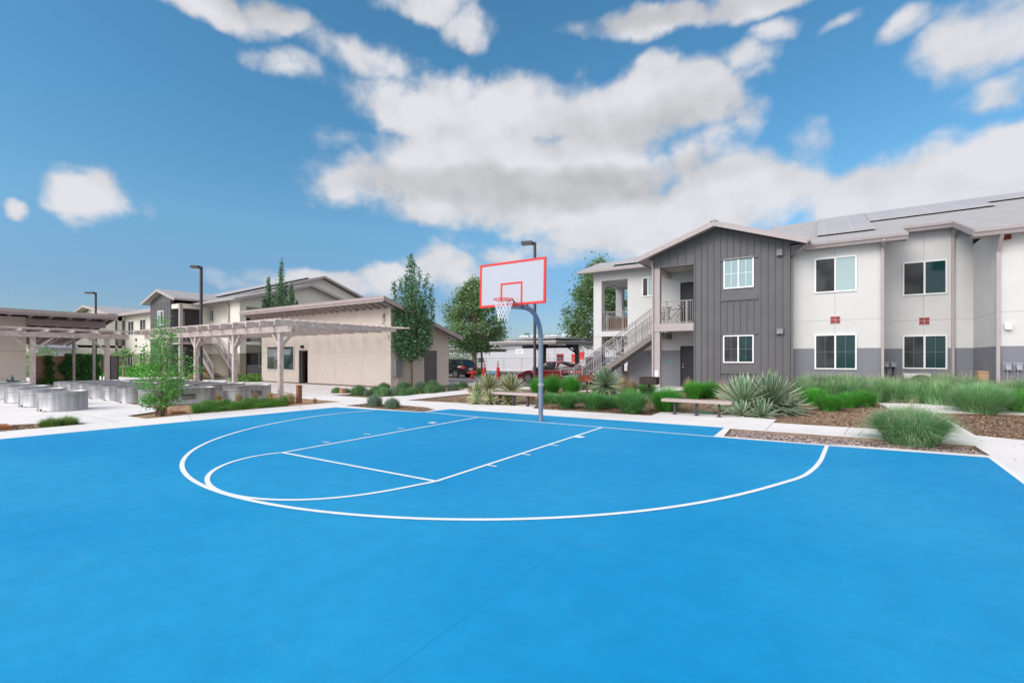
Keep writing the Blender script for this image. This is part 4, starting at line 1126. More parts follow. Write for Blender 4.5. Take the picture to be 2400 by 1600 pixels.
t = MB(); x0=-62; y0, y1 = BY(92,x0), BY(166,x0); t.box(x0-6,x0,y0,y1,-.1,2.6); t.build('wall', M['offwhite'], SH)
t = MB(); t.slab([Vector((x0+.5,y0-.5,2.7)),Vector((x0+.5,y1+.5,2.7)),Vector((x0-4,y1+.5,4.1)),Vector((x0-4,y0-.5,4.1))],.1); t.build('roof', mat('blue_grey_roof',(.28,.30,.38,1),.5), SH)
# ---------------------------------------------------------------- garden wall, gate
wa2 = -42.0
yw0, yw1 = BY(76, wa2), BY(233, wa2)
t = MB(); t.box(wa2-.2, wa2, yw0, yw1, -.1, 1.8); GW = tag(t.build('garden_wall', M['blockwall']), 'tan masonry garden wall behind the stock tanks, partly covered by ivy', 'wall')
g0, g1 = BY(238, wa2), BY(277, wa2)
GT = T('metal_gate', 'dark metal gate panel at the right end of the ivy hedge', 'gate', (wa2, g0, 0))
t = MB(); t.box(wa2-.02, wa2, g0+.5, g1-.03, .1, 1.72); t.build('gate_panel', M['lampbrown'], GT)
t = MB()
for y in (g0, g0+.45, g1-.04): t.box(wa2-.04, wa2+.03, y, y+.06, 0, 1.82)
t.box(wa2-.03, wa2+.02, g0+.06, g1-.04, 1.7, 1.76); t.build('gate_frame', M['black'], GT)
t = MB()
for i in range(16): y = g0+.5+(g1-g0-.55)*i/15; t.box(wa2, wa2+.012, y, y+.012, .1, 1.7)
t.build('bars', M['rail'], GT)

# ---------------------------------------------------------------- stock tanks
def textmesh(s, size, bold=0.0):
    cu = bpy.data.curves.new('lettering', 'FONT'); cu.body = s; cu.size = size; cu.align_x = 'CENTER'; cu.offset = bold; cu.extrude = .0015; cu.resolution_u = 2
    ob = bpy.data.objects.new('lettering', cu); COL.objects.link(ob)
    dg = bpy.context.evaluated_depsgraph_get(); me = bpy.data.meshes.new_from_object(ob.evaluated_get(dg)); COL.objects.unlink(ob); bpy.data.objects.remove(ob)
    return me
def tank_meshes(L_, Wd, Ht, nm):
    r = Wd/2; s = L_/2 - r
    def oval(rr, n=18):
        out = []
        for i in range(n+1): a = -PI/2*0 + PI*i/n; out.append((rr*math.cos(a), s+rr*math.sin(a)))
        for i in range(n+1): a = PI + PI*i/n; out.append((rr*math.cos(a), -s+rr*math.sin(a)))
        return out
    prof = [(r,.0),(r+.008,.02),(r+.008,.04),(r-.004,.06)]
    z = .06
    prof += [(r-.004, Ht*.70),(r+.008, Ht*.72),(r+.008,Ht*.745),(r-.004,Ht*.765),(r-.004,Ht*.82),(r+.008,Ht*.84),(r+.008,Ht*.865),(r-.004,Ht*.885),(r+.0,Ht*.95),(r+.02,Ht*.965),(r+.024,Ht-.008),(r+.014,Ht),(r-.004,Ht-.006),(r-.014,Ht-.03),(r-.014,.3)]
    b = MB(); rings = []
    for rr, z in prof: rings.append([(x, y, z) for x, y in oval(rr)])
    n = len(rings[0])
    for R_ in rings: b.v += R_
    for j in range(len(rings)-1):
        for i in range(n):
            k = (i+1) % n; b.f.append((j*n+i, j*n+k, (j+1)*n+k, (j+1)*n+i)); b.m.append(0)
    sh = b
    so = MB(); so.face([(x, y, Ht-.17+.0) for x, y in oval(r-.015)])
    return sh, so
def make_tank(L_, Wd, Ht, loc, label, group, rz=0):
    o = T('stock_tank', label, 'tank', loc, group, rz)
    sh, so = tank_meshes(L_, Wd, Ht, '')
    sh.build('tank_shell', M['tank'], o, local=True, smooth=.6); so.build('soil', M['mulch'], o, local=True)
    pl = MB(); pl.tube([(Wd*.28, -L_/2+.04, .07),(Wd*.28,-L_/2-.005,.07)], .025, 8); pl.build('drain_plug', M['black'], o, local=True)
    return o
def relabel(o, lab): o['label'] = lab; return o
gA = 'round stock tanks in a loose row on the pavement'
ta = make_tank(1.20, 1.18, .61, (-18.35, 4.35, 0), 'nearest round galvanised tank standing frontmost on the pale pavement at left', gA)
tA = D(148, 15.05); ta.location = (tA.x, tA.y, 0)
for i, lb in enumerate(('round galvanised tank directly behind the nearest tank on the pale pavement','third round galvanised tank back from the court in the left row','round galvanised tank fourth back, cut by the left picture edge','galvanised tank holding a blue-green agave beside the utility building','hindmost galvanised tank of the left row beside the utility building')):
    q_ = D(*((101,16.35),(64,17.8),(30,19.3),(20,21.0),(-12,20.6))[i]); dup(ta, (q_.x, q_.y, 0), label=lb, rz=i*.7)
gB = 'oval stock tanks set in the orange gravel bed'
cols = [-19.95,-21.95,-23.6,-25.2,-26.8,-28.4,-30.0]
tb = make_tank(2.44, .92, .60, (cols[0], 7.7, -.05), 'long galvanised tank with black lettering right behind the small multi-stem tree', gB)
tc_ = make_tank(1.83, .92, .60, (cols[0]+.3, 10.05, -.05), 'galvanised tank with black lettering beside the pergola post behind tufted grass', gB)
rowlab = ['second','third','fourth','fifth','sixth','seventh']
for i, c in enumerate(cols[1:]):
    dup(tb, (c, 7.7, -.05), label='front-file galvanised tank in the gravel bed, %s from the small tree' % rowlab[i])
    dup(tc_, (c+.2, 10.05, -.05), label='back-file galvanised tank beside the pergola, %s from the clubhouse end' % rowlab[i])
def lettering(par, x, y, z, size):
    for s, sz, dz, bo in (('Behlen', size, 0, size*.03), ('COUNTRY', size*.62, -size*.62, size*.02)):
        me = textmesh(s, sz, bo)
        me.transform(Matrix.Translation((x, y, z+dz)) @ Matrix.Rotation(PI/2, 4, 'Z') @ Matrix.Rotation(PI/2, 4, 'X'))
        me.materials.clear(); me.materials.append(M['black'])
        o = bpy.data.objects.new('lettering', me); COL.objects.link(o); o.parent = par
lettering(tb, .463, .15, .30, .17); lettering(tc_, .463, .12, .30, .15)
AG = T('agave', 'blue-green agave growing in a galvanised tank by the beige wall', 'agave', (D(30,21.0).x, D(30,21.0).y, .45))
t = MB()
for i in range(16):
    a = i*2.4; l = .55+.15*math.sin(i*3); el = .45+.5*(i/16); w = .06
    c = Vector((math.cos(a), math.sin(a), 0)); n_ = Vector((-c.y, c.x, 0)); b0 = Vector((0,0,0)); m1 = c*l*.5*math.cos(el)+Z3*l*.5*math.sin(el); tp = c*l*math.cos(el)+Z3*l*math.sin(el)
    t.face([b0-n_*w*.6, b0+n_*w*.6, m1+n_*w-Z3*.0, m1-n_*w]); t.face([m1-n_*w, m1+n_*w, tp])
t.build('leaves', mat('agave_leaf', (.16,.22,.22,1), .5), AG, local=True)

# ---------------------------------------------------------------- benches
def bench(label, ua, ub_, b, um, va):
    a0, a1 = AX(ua, b), AX(ub_, b)
    o = T('bench', label, 'bench', ((a0+a1)/2, b, 0), 'backless benches on the court walk')
    t = MB(); t.box(a0, a1, b-.16, b+.16, .40, .455); t.box(a0, a1, b-.165, b-.12, .375, .457); t.box(a0,a1,b+.12,b+.165,.375,.457); s = t.build('seat', M['benchseat'], o)
    bv = s.modifiers.new('bevel','BEVEL'); bv.width = .006; bv.segments = 2
    for u in um:
        a = AX(u, b); t = MB(); t.box(a-.032, a+.032, b-.035, b+.035, 0, .40); t.box(a-.06,a+.06,b-.06,b+.06,.0,.012); t.box(a-.04,a+.04,b-.12,b+.12,.385,.398); t.build('leg', M['lampbrown'], o)
    return o
bench('backless bench half behind the hoop pole, in front of the pale yellow-green yuccas', 1150, 1265, 13.78, (1172,1204,1237), 948)
bench('backless bench to the right, in front of the large grey-green yucca and green valve lid', 1553, 1716, 14.25, (1581.6,1632.7,1685.5), 974)
vb = G(1650, 966); o = T('valve_box', 'flat green irrigation lid in the mulch behind the right bench', 'irrigation lid', vb)
t = MB(); t.box(vb.x-.33, vb.x+.33, vb.y-.2, vb.y+.2, -.05, .01); t.build('box_body', M['potyellow'], o); t = MB(); t.box(vb.x-.3,vb.x+.3,vb.y-.17,vb.y+.17,.012,.025); t.build('lid', M['potyellow'], o)

# ---------------------------------------------------------------- barbecue grills
def grill(label, loc, m, rz, w=.66):
    o = T('barbecue_grill', label, 'grill', loc, 'pedestal grills', rz)
    t = MB()
    t.box(-w/2, w/2, -.22, -.2, .70, .95); t.box(-w/2, w/2, .2, .22, .70, .97); t.box(-w/2, -w/2+.02, -.2, .2, .70, .95); t.box(w/2-.02, w/2, -.2, .2, .70, .95); t.box(-w/2, w/2, -.2, .2, .68, .70)
    t.build('firebox', m, o, local=True)
    t = MB()
    for i in range(14): t.bar((-w/2+.03+i*(w-.06)/13, -.2, .93),(-w/2+.03+i*(w-.06)/13, .2, .93), .01,.01)
    for x in (-w/2+.06, w/2-.06): t.tube([(x,-.2,.93),(x,-.3,.95),(x,-.33,.95)], .01, 6)
    t.build('grate', M['black'], o, local=True)
    t = MB(); t.tube([(0,0,-.05),(0,0,.7)], .04, 12); t.build('post', m, o, local=True, smooth=.7)
gl1 = G(1522, 941, -.04); grill('dark sooty pedestal grill in front of the white-signed porch post', (gl1.x, gl1.y, -.04), M['sootsteel'], 0)
p_ = D(1376, 20.2); grill('rusty red-brown pedestal grill beside the middle yucca', (p_.x, p_.y, -.04), M['rust'], .1, .6)
sg = T('post_sign', 'narrow white notice fixed to the front of the porch post', 'sign', (aP+.15, BG-.02, 0))
p0 = PB(1534.5, 867.5, BG-.02); p1 = PB(1543, 889.5, BG-.02)
t = MB(); t.box(p0.x, p1.x, BG-.03, BG-.002, p1.z, p0.z); t.build('sign_panel', M['white_trim'], sg)
t = MB()
for i in range(5): zz = p0.z - .06 - i*.075; t.box(p0.x+.03, p1.x-.03-.02*(i%2), BG-.034, BG-.030, zz-.012, zz)
t.build('print', M['meter'], sg)
# wooden marker posts
for (u, v, h, lb) in ((701,944.5,.62,'brown square timber post in the mulch where the walks meet'),):
    c = G(u, v, -.05); t = MB(); t.box(c.x-.075, c.x+.075, c.y-.075, c.y+.075, -.1, h-.02); t.slab([(c.x-.085,c.y-.085,h+.02),(c.x+.085,c.y-.085,h),(c.x+.085,c.y+.085,h),(c.x-.085,c.y+.085,h+.02)],.03)
    tag(t.build('timber_post', mat('brown_post', (.22,.10,.06,1), .9, var=.2, scale=12), off=(c.x,c.y,0)), lb, 'post')
c = G(803, 924, -.05); t = MB(); t.box(c.x-.13, c.x+.13, c.y-.1, c.y+.1, -.1, .2); t.box(c.x-.1,c.x+.1,c.y-.07,c.y+.07,.2,.23); tag(t.build('utility_stub', mat('tan_stub', (.35,.2,.1,1), .9), off=(c.x,c.y,0)), 'short tan block between two small shrubs at the corner of the clubhouse bed', 'post')
c = G(-14, 999); t = MB(); t.box(c.x-.3,c.x+.45,c.y-.25,c.y+.25,-.05,.02); t.box(c.x-.2,c.x+.35,c.y-.15,c.y+.15,.02,.04); tag(t.build('drain_box', mat('orange_lid', (.35,.14,.06,1), .9), off=(c.x,c.y,0)), 'orange-brown box lid at the edge of the left mulch bed', 'irrigation lid')
c = G(407, 964); t = MB(); t.box(c.x-.35,c.x+.35,c.y-.2,c.y+.2,-.06,.0); t.box(c.x-.3,c.x+.3,c.y-.15,c.y+.15,.0,.012); tag(t.build('drain_box', bpy.data.materials['orange_lid'], off=(c.x,c.y,0)), 'orange-brown box lid in the bed between the small tree and the low grass', 'irrigation lid')

# ---------------------------------------------------------------- lamp posts
def lamp(label, loc, h, dirx, headlen=.62, w=.12):
    o = T('lamp_post', label, 'lamp post', loc, 'dark square lamp posts')
    x, y, z = loc; d = Vector(dirx).normalized()
    t = MB(); t.box(x-w/2,x+w/2,y-w/2,y+w/2,z,h); t.build('pole', M['lampbrown'], o)
    c = Vector((x,y,h-.02)); hd = MB(); p0 = c+d*.12; p1 = p0+d*headlen
    hd.bar(c, p0, .1, .08); hd.bar(p0, p1, .42, .17); o2 = hd.build('lamp_head', M['lampbrown'], o)
    ln = MB(); ln.bar(p0+d*.06-Z3*.088, p1-d*.06-Z3*.088, .34, .006); ln.build('lens', mat('lens_glass', (.35,.30,.22,1), .3) if 'lens_glass' not in bpy.data.materials else bpy.data.materials['lens_glass'], o2)
    return o
p_ = D(1253.5, 26.2); lamp('tall lamp post rising behind the backboard', (p_.x, p_.y, 0), H + 271*26.2/F, (-.95,-.3,0))
p_ = D(471.5, 33.5); lamp('tall lamp post behind the pergola in front of the left stairs', (p_.x, p_.y, 0), H + 214*33.5/F, (-CS,-SN,0), .55, .15)
p_ = D(224.5, 46); lamp('distant lamp post above the roof of the far wing', (p_.x, p_.y, 0), H + 153*46/F, (-CS,-SN,0), .8, .14)
p_ = D(1129, 44); lamp('short black lamp post beside the broad tree behind the black car', (p_.x, p_.y, 0), H + 25*44/F, (0,-1,0), .2, .13)

# ---------------------------------------------------------------- cars
def car(name, label, loc, rz, L_, W_, Ht, body, cat, suv=False, back='rear'):
    o = T(name, label, cat, loc, None, rz)
    hw = W_/2
    if suv:
        st = [(0,.42,.72,.80),(.05,.30,.80,.93),(.30,.25,.90,.97),(.95,.24,.98,.99),(1.35,.24,1.03,1),(L_-1.0,.24,1.03,1),(L_-.3,.25,1.02,.98),(L_-.06,.32,.98,.93),(L_,.45,.86,.86)]
        gh = [(1.05,1.0),(1.75,Ht-.04),(2.2,Ht),(L_-.75,Ht-.03),(L_-.35,Ht-.12),(L_-.1,1.05)]
    else:
        st = [(0,.38,.55,.72),(.05,.24,.66,.88),(.35,.20,.76,.95),(1.1,.18,.86,.98),(1.5,.18,.90,1),(L_-1.1,.18,.93,1),(L_-.4,.22,.95,.95),(L_-.05,.30,.88,.88),(L_,.42,.78,.78)]
        gh = [(1.25,.87),(2.15,Ht-.03),(2.6,Ht),(3.05,Ht-.02),(L_-.65,1.1),(L_-.3,.96)]
    wr = .34 if suv else .335; wx = (.92, L_-.95)
    b = MB(); rings = []
    xs = sorted(set([s_[0] for s_ in st] + [wx[0]+k*wr*1.12*math.cos(a) for k in (1,) for a in [PI*i/8 for i in range(9)]] + [wx[1]+wr*1.12*math.cos(PI*i/8) for i in range(9)]))
    def itp(x, j):
        for s0, s1 in zip(st, st[1:]):
            if s0[0] <= x <= s1[0]+1e-9: f = (x-s0[0])/(s1[0]-s0[0]); return s0[j]*(1-f)+s1[j]*f
        return st[-1][j]
    for x in xs:
        zb_ = itp(x,1); zt = itp(x,2); w = hw*itp(x,3)
        for c in wx:
            if abs(x-c) < wr*1.121: zb_ = max(zb_, wr + math.sqrt(max(0,(wr*1.12)**2-(x-c)**2)))
        zm = zb_*.45+zt*.55
        half = [(w*.93, zb_),(w, max(zb_,zm-.1)),(w*.995, max(zb_+.01,zm+.08)),(w*.94, zt-.03),(w*.80, zt+.01),(0, zt+.035)]
        rings.append([(x, y, z) for y, z in half] + [(x, -y, z) for y, z in half[::-1][1:]])
    n = len(rings[0])
    for r_ in rings: b.v += r_
    for j in range(len(rings)-1):
        for i in range(n-1): b.f.append((j*n+i, j*n+i+1, (j+1)*n+i+1, (j+1)*n+i)); b.m.append(0)
        b.f.append((j*n+n-1, j*n, (j+1)*n, (j+1)*n+n-1)); b.m.append(0)
    b.f.append(tuple(range(n))); b.m.append(0); b.f.append(tuple((len(rings)-1)*n+i for i in range(n))[::-1]); b.m.append(0)
    bo = b.build('body', body, o, local=True, smooth=.6)
    # cabin
    g = MB(); rg = []
    for x, z in gh:
        f = (z-.95)/(Ht-.95); w = hw*(.93-.2*max(0,f)); zb_ = .90 if not suv else 1.0
        rg.append([(x,w*1.0 if f<.1 else hw*.92,zb_-.06),(x,w,z-.02),(x,w*.85,z),(x,-w*.85,z),(x,-w,z-.02),(x,-hw*.92 if f>=.1 else -w,zb_-.06)])
    n = 6
    for r_ in rg: g.v += r_
    for j in range(len(rg)-1):
        for i in range(n-1): g.f.append((j*n+i, j*n+i+1, (j+1)*n+i+1, (j+1)*n+i)); g.m.append(0)
    g.f.append(tuple(range(n))); g.m.append(0); g.f.append(tuple((len(rg)-1)*n+i for i in range(n))[::-1]); g.m.append(0)
    g.build('windows', M['dark_glass'], o, local=True, smooth=.5)
    rf_ = MB()
    rr = [q for q in gh if q[1] > Ht-.15]
    for (xa_, za_), (xb_, zb2) in zip(rr, rr[1:]):
        rf_.slab([(xa_, -hw*.64, za_+.012),(xb_, -hw*.64, zb2+.012),(xb_, hw*.64, zb2+.012),(xa_, hw*.64, za_+.012)], .02)
    for s_ in (-1,1):
        for (xa_, za_), (xb_, zb2) in zip(gh, gh[1:]): 
            wa_ = hw*(.935-.2*max(0,(za_-.95)/(Ht-.95))); wb_ = hw*(.935-.2*max(0,(zb2-.95)/(Ht-.95)))
            rf_.bar((xa_, s_*wa_, za_-.01),(xb_, s_*wb_, zb2-.01), .05, .05)
        xm = (gh[0][0]+gh[-1][0])/2+.1; rf_.bar((xm, s_*hw*.925, .95),(xm, s_*hw*.76, Ht-.04), .08, .02)
    rf_.build('roof', body, o, local=True)
    for x in wx:
        for s_ in (-1, 1):
            w_ = MB(); w_.tube([(x, s_*(hw-.22), wr),(x, s_*(hw-.02), wr)], [wr,wr], 24); wo = w_.build('wheel', M['tyre'], o, local=True, smooth=.6)
            r_ = MB(); r_.tube([(x, s_*(hw-.06), wr),(x, s_*(hw-.012), wr)], wr*.62, 20, cap=False)
            for i in range(10):
                a = 2*PI*i/10; r_.bar((x, s_*(hw-.012), wr),(x+wr*.62*math.cos(a), s_*(hw-.012), wr+wr*.62*math.sin(a)), .045, .02, up=(0,1,0))
            r_.tube([(x, s_*(hw-.014), wr),(x, s_*(hw-.004), wr)], .06, 12)
            r_.build('rim', M['chrome'], wo, local=True)
    for s_ in (-1, 1):
        t = MB(); t.box(-.01 if True else 0, .32, s_*(hw*.62), s_*(hw*.9), .58, .68); t.build('headlight', M['chrome'], o, local=True)
        t = MB(); zt = .92 if suv else .84; t.box(L_-.32, L_+.0, s_*(hw*.60), s_*(hw*.985), zt-.14, zt+.03); t.build('taillight', mat('tail_lamp',(.55,.02,.02,1),.2) if 'tail_lamp' not in bpy.data.materials else bpy.data.materials['tail_lamp'], o, local=True)
    t = MB(); t.box(L_-.02, L_+.02, -.26, .26, .66 if suv else .6, .80 if suv else .72); t.build('licence_plate', M['white_trim'], o, local=True)
    t = MB(); t.bar((L_-.04,-hw*.8,.5),(L_-.04,hw*.8,.5),.12,.14); t.build('bumper', body if not suv else M['black'], o, local=True)
    t = MB()
    for s_ in (-1,1): t.box(gh[0][0]+.15, gh[0][0]+.32, s_*(hw+.02), s_*(hw+.17), .95, 1.07)
    t.build('mirror', body, o, local=True)
    return o
def paint(name, c, r=.18):
    m, t, b = newmat(name); b.inputs['Base Color'].default_value = c; b.inputs['Roughness'].default_value = r; b.inputs['Coat Weight'].default_value = .8; b.inputs['Coat Roughness'].default_value = .06
    return m
# black car: rear turned to us on the right
bl = D(1084, 38.7)
car('parked_car', 'black hatchback parked beyond the clubhouse corner with its rear showing', (bl.x-4.6+.15, 30.9, .01), 0, 4.6, 1.8, 1.55, paint('black_paint',(.006,.006,.008,1)), 'car', suv=True)
car('parked_car', 'dark red sedan parked nose left under the near carport behind the hoop pole', (-17.05, 27.1, .01), 0, 4.75, 1.84, 1.42, paint('red_car_paint',(.12,.004,.009,1)), 'car')

# ---------------------------------------------------------------- carports
CP = T('carport', 'near steel carport with wide pale flat roof over the red car', 'carport', (-16, 28, 0))
cz = 2.72; cb0 = 25.9; ca1 = AX(1303, cb0); ca0 = AX(1146, cb0)
def zc_(b, o=0): return cz + (b-cb0)*.02 + o
t = MB(); t.slab([Vector((ca0,cb0,zc_(cb0,.05))),Vector((ca1,cb0,zc_(cb0,.05))),Vector((ca1,33.6,zc_(33.6,.05))),Vector((ca0,33.6,zc_(33.6,.05)))], .06); t.build('roof', M['roofwhite'], CP)
t = MB(); t.box(ca0+.02,ca1-.02,cb0+.04,cb0+.1,cz-.16,cz-.012); t.prism([Vector((ca1-.08,cb0+.1,cz-.012)),Vector((ca1-.08,33.5,zc_(33.5,-.012))),Vector((ca1-.08,33.5,zc_(33.5,-.2))),Vector((ca1-.08,cb0+.1,cz-.2))],(.06,0,0))
for i in range(8): y = cb0+.5+i*1.0; t.box(ca0+.1,ca1-.1,y,y+.08,zc_(y)-.17,zc_(y)-.02)
t.build('purlins', mat('carport_steel',(.30,.27,.25,1),.7), CP)
t = MB(); t.slab([Vector((ca0+1.2,cb0+.15,zc_(cb0,.22))),Vector((ca1-.1,cb0+.15,zc_(cb0,.22))),Vector((ca1-.1,33.4,zc_(33.4,.22))),Vector((ca0+1.2,33.4,zc_(33.4,.22)))], .05)
t.build('solar_array', M['panel'], CP)
pa_ = [(-16.4,28.9),(-14.1,29.0)]
pa_ = [(AX(1275.5,29.3),29.3),(AX(1352.5,29.3),29.3)]
for a, b in pa_:
    t = MB(); t.box(a-.11,a+.11,b-.11,b+.11,0,2.6); t.build('post', M['lampbrown'], CP)
    t = MB(); t.bar((a,b,1.95),(a-.75,b-.3,2.55),.1,.1); t.bar((a,b-.05,1.95),(a,b-.8,2.55),.1,.1); t.build('brace', M['lampbrown'], CP)
t = MB(); t.box(ca0+.6,ca1-.1,29.2,29.4,2.38,2.58); t.build('beam', M['lampbrown'], CP)
lt = PB(1305, 811, 27.0); t = MB(); t.box(lt.x-.6,lt.x+.6,26.9,27.1,2.48,2.55); t.build('light_fitting', M['white_trim'], CP)
CQ = T('carport', 'far steel carport roof edge beyond the clubhouse above the black car', 'carport', (-30, 40, 0))
t = MB(); x1_ = AX(1126, 37.5); t.box(x1_-9, x1_, 37.5, 44, 2.6, 2.68); t.build('roof', M['roofwhite'], CQ)
t = MB(); t.box(x1_-9, x1_-1.0, 37.6, 43.6, 2.36, 2.6); t.build('purlins', bpy.data.materials['carport_steel'], CQ)
t = MB(); t.box(x1_-9, x1_-.6, 37.7, 43.8, 2.86, 2.9); t.build('solar_array', M['panel'], CQ)
for a in (x1_-7.5,): t = MB(); t.box(a-.1,a+.1,41,41.2,0,2.36); t.build('post', M['lampbrown'], CQ)

# ---------------------------------------------------------------- far school-like building
FB = T('warehouse', 'long low off-white building beyond the chain-link fence with grey-white roof', 'building', (-30, 62, 0))
fbb = 58.0
def P_(u, v): return PB(u, v, fbb)
a0, a1 = AX(1050, fbb), AX(1400, fbb)
t = MB(); t.box(a0, AX(1300,fbb), fbb, fbb+12, -.1, 3.6); t.box(AX(1300,fbb), a1+6, fbb+.05, fbb+12, -.1, 3.5); t.build('wall', M['offwhite'], FB)
t = MB(); t.box(AX(1172,fbb), a1+6.5, fbb-.6, fbb+12, 3.62, 4.15, 0); t.slab([Vector((AX(1172,fbb),fbb-.6,4.16)),Vector((a1+6.5,fbb-.6,4.16)),Vector((a1+6.5,fbb+6,5.0)),Vector((AX(1172,fbb),fbb+6,5.0))],.02); t.build('roof', mat('grey_roof',(.36,.35,.36,1),.8), FB)
t = MB()
rr = random.Random(5)
for i in range(44):
    a = AX(1180,fbb)+i*.42
    if rr.random() < .8: t = MB(); t.box(a, a+.28, fbb+4.5, fbb+5.2, 4.9, 5.15+rr.random()*.12); t.build('roof_vent', M['white_trim'], FB)
t = MB(); t.box(AX(1120,fbb)-.5, AX(1145,fbb), fbb-.5, fbb-.02, 3.0, 3.1); t.build('canopy', M['meter'], FB)
p0 = P_(1304, 829); p1 = P_(1321, 848)
ow = window(FB, Vector((p0.x, fbb+.05, p1.z)), XP, YN, p1.x-p0.x, p0.z-p1.z, M['g_screen'], M['g_screen'], trim=mat('red_frame',(.45,.04,.07,1),.6), fw=.14)
for u, w in ((1276,.5),(1345,.7)):
    c = P_(u, 830); door(FB, Vector((c.x-w/2, fbb+.03, 0)), XP, YN, w+.5, 2.2, M['plastic_red'], M['plastic_red'], knob=False)
c = P_(1363, 833); t = MB(); t.box(c.x-.38, c.x+.38, fbb-.0, fbb+.05, c.z-.5, c.z+.5); t.build('red_panel', M['plastic_red'], FB)
c = P_(1218, 823.5); t = MB(); t.box(c.x-.68, c.x+.68, fbb-.04, fbb-.002, c.z-.35, c.z+.35); so_ = t.build('sign_panel', M['white_trim'], FB)
t = MB()
for i in range(3): t.box(c.x-.5+.06*i, c.x+.5-.1*i, fbb-.045, fbb-.04, c.z+.12-i*.16, c.z+.19-i*.16)
t.build('print', M['meter'], so_)
t = MB(); t.box(AX(1121,fbb), AX(1134,fbb), fbb-.02, fbb-.002, 1.0, 1.7); t.build('window_band', M['door_dark'], FB)
# chain-link fence
FN = T('chain_link_fence', 'tall grey chain-link fence across the back of the parking lot', 'fence', (-25, 50, 0))
fy = 50.0; x0, x1 = AX(1040, fy), AX(1400, fy)
for u in (1068,1110,1139,1181,1223,1262,1300,1340,1380):
    x = AX(u, fy); t = MB(); t.tube([(x,fy,0),(x,fy,1.68)], .03, 8); t.build('post', M['chain'], FN)
t = MB()
for z in (1.66, .06): t = MB(); t.tube([(x0,fy,z),(x1,fy,z)], .022, 6); t.build('rail', M['chain'], FN)
t = MB(); dx = .19; n = int((x1-x0)/dx); hgt = 1.6
for i in range(-9, n):
    for s_ in (1, -1):
        xa_ = x0+i*dx; xb_ = xa_+hgt; 
        if s_ == 1: t.bar((max(xa_,x0),fy,.06+max(0,x0-xa_)),(min(xb_,x1),fy,.06+min(hgt,x1-xa_)),.006,.006) if xa_ < x1 else None
        else: t.bar((max(xa_,x0),fy,.06+hgt-max(0,x0-xa_)),(min(xb_,x1),fy,.06+hgt-min(hgt,x1-xa_)),.006,.006) if xa_ < x1 else None
t.build('mesh', M['chain'], FN)
# ramp rail by the far building
FR = T('ramp_railing', 'white pipe ramp railing before the far building door', 'railing', (AX(1320,52),52,0))
t = MB(); xa_, xb_ = AX(1282,52), AX(1347,52)
for z in (1.1,.75): t = MB(); t.tube([(xa_,52,z),(xb_,52,z)], .03, 6); t.build('rail', M['white_trim'], FR)
for i in range(6): x = xa_+(xb_-xa_)*i/5; t = MB(); t.tube([(x,52,0),(x,52,1.12)], .03, 6); t.build('post', M['white_trim'], FR)

# backflow preventers: red hydrant-like pipework in the lot
BP_ = D(1147, 37)
bf = T('backflow_preventer', 'red fire-line pipework with two upright valves and blue wrap beyond the yuccas', 'pipework', (BP_.x, BP_.y, 0))
e_ = Vector((CS, SN, 0))
for k_, off in ((0,-.4),(1,.68)):
    c = Vector((BP_.x, BP_.y, 0)) + e_*(off)
    t = MB(); t.tube([c+Z3*.0, c+Z3*.6], .17, 12); t.tube([c+Z3*.6, c+Z3*.95],[.16,.10], 12); t.tube([c+Z3*.95, c+Z3*1.45], .035, 8); t.tube([c+Z3*.33, c+Z3*.42], .25, 14); t.tube([c+Z3*1.12,c+Z3*1.16], .12, 12); t.build('valve', M['plastic_red'], bf, smooth=.6)
c = Vector((BP_.x, BP_.y, .45)) + e_*.14
t = MB(); t.tube([c-e_*.45, c+e_*.45], .15, 12); t.tube([c-e_*.45-Z3*.1,c-e_*.45-Z3*.45],.1,8); t.build('wrapped_pipe', M['blue_thing'], bf)
c = Vector((BP_.x, BP_.y, .0)) + e_*-1.35
h_ = T('standpipe', 'low red fire standpipe beside the short black lamp post', 'standpipe', c)
t = MB(); t.tube([c, c+Z3*.5], .1, 12); t.tube([c+Z3*.5-e_*.3, c+Z3*.55+e_*.3], .1, 12); t.tube([c+Z3*.55, c+Z3*.8], [.09,.05], 10); t.build('standpipe_body', M['plastic_red'], h_)
for s_ in (-1,1): t = MB(); t.tube([c+Z3*.52+e_*.3*s_, c+Z3*.5+e_*.42*s_], .12, 10); t.build('cap', M['rust'], h_)
# power line
pw = MB(); P0 = D(1250, 75, H+4.0*75/60); pw.tube([D(1262,70,H+53*70/F), D(1320,68,H+58*68/F), D(1390,66,H+68*66/F)], .025, 5)
tag(pw.build('power_line', M['black'], off=D(1300,70)), 'thin dark wire slanting up behind the broad right tree', 'wire')
# storage wall under the stairs (seen through)
CL = T('cluttered_shelf', 'low dark shelf with orange glow-coloured bags under the outside stairs', 'shelf', (-9.6, 27, 0))
t = MB(); t.box(-9.9,-9.0,26.9,27.3,.1,.9); t.build('shelf_body', M['darkwood'], CL)
t = MB(); t.tube([(-9.55,27.1,.9),(-9.5,27.1,1.1),(-9.45,27.1,1.4)],[.22,.26,.1],8); t.build('bag', mat('orange_bag',(.6,.22,.03,1),.7), CL)
FT = T('metal_screen', 'pale corrugated screen behind the lower corner patio', 'screen', (-13, 31, 0))
t = MB(); a0,a1 = AX(1372,33), AX(1452,33); n=26
for i in range(n): x=a0+(a1-a0)*i/n; t.box(x, x+(a1-a0)/n*.7, 33,33.04,0,1.75)
t.box(a0,a1,33.04,33.08,.2,1.7)
t.build('screen_panel', mat('pale_blue_metal',(.42,.46,.52,1),.5), FT)
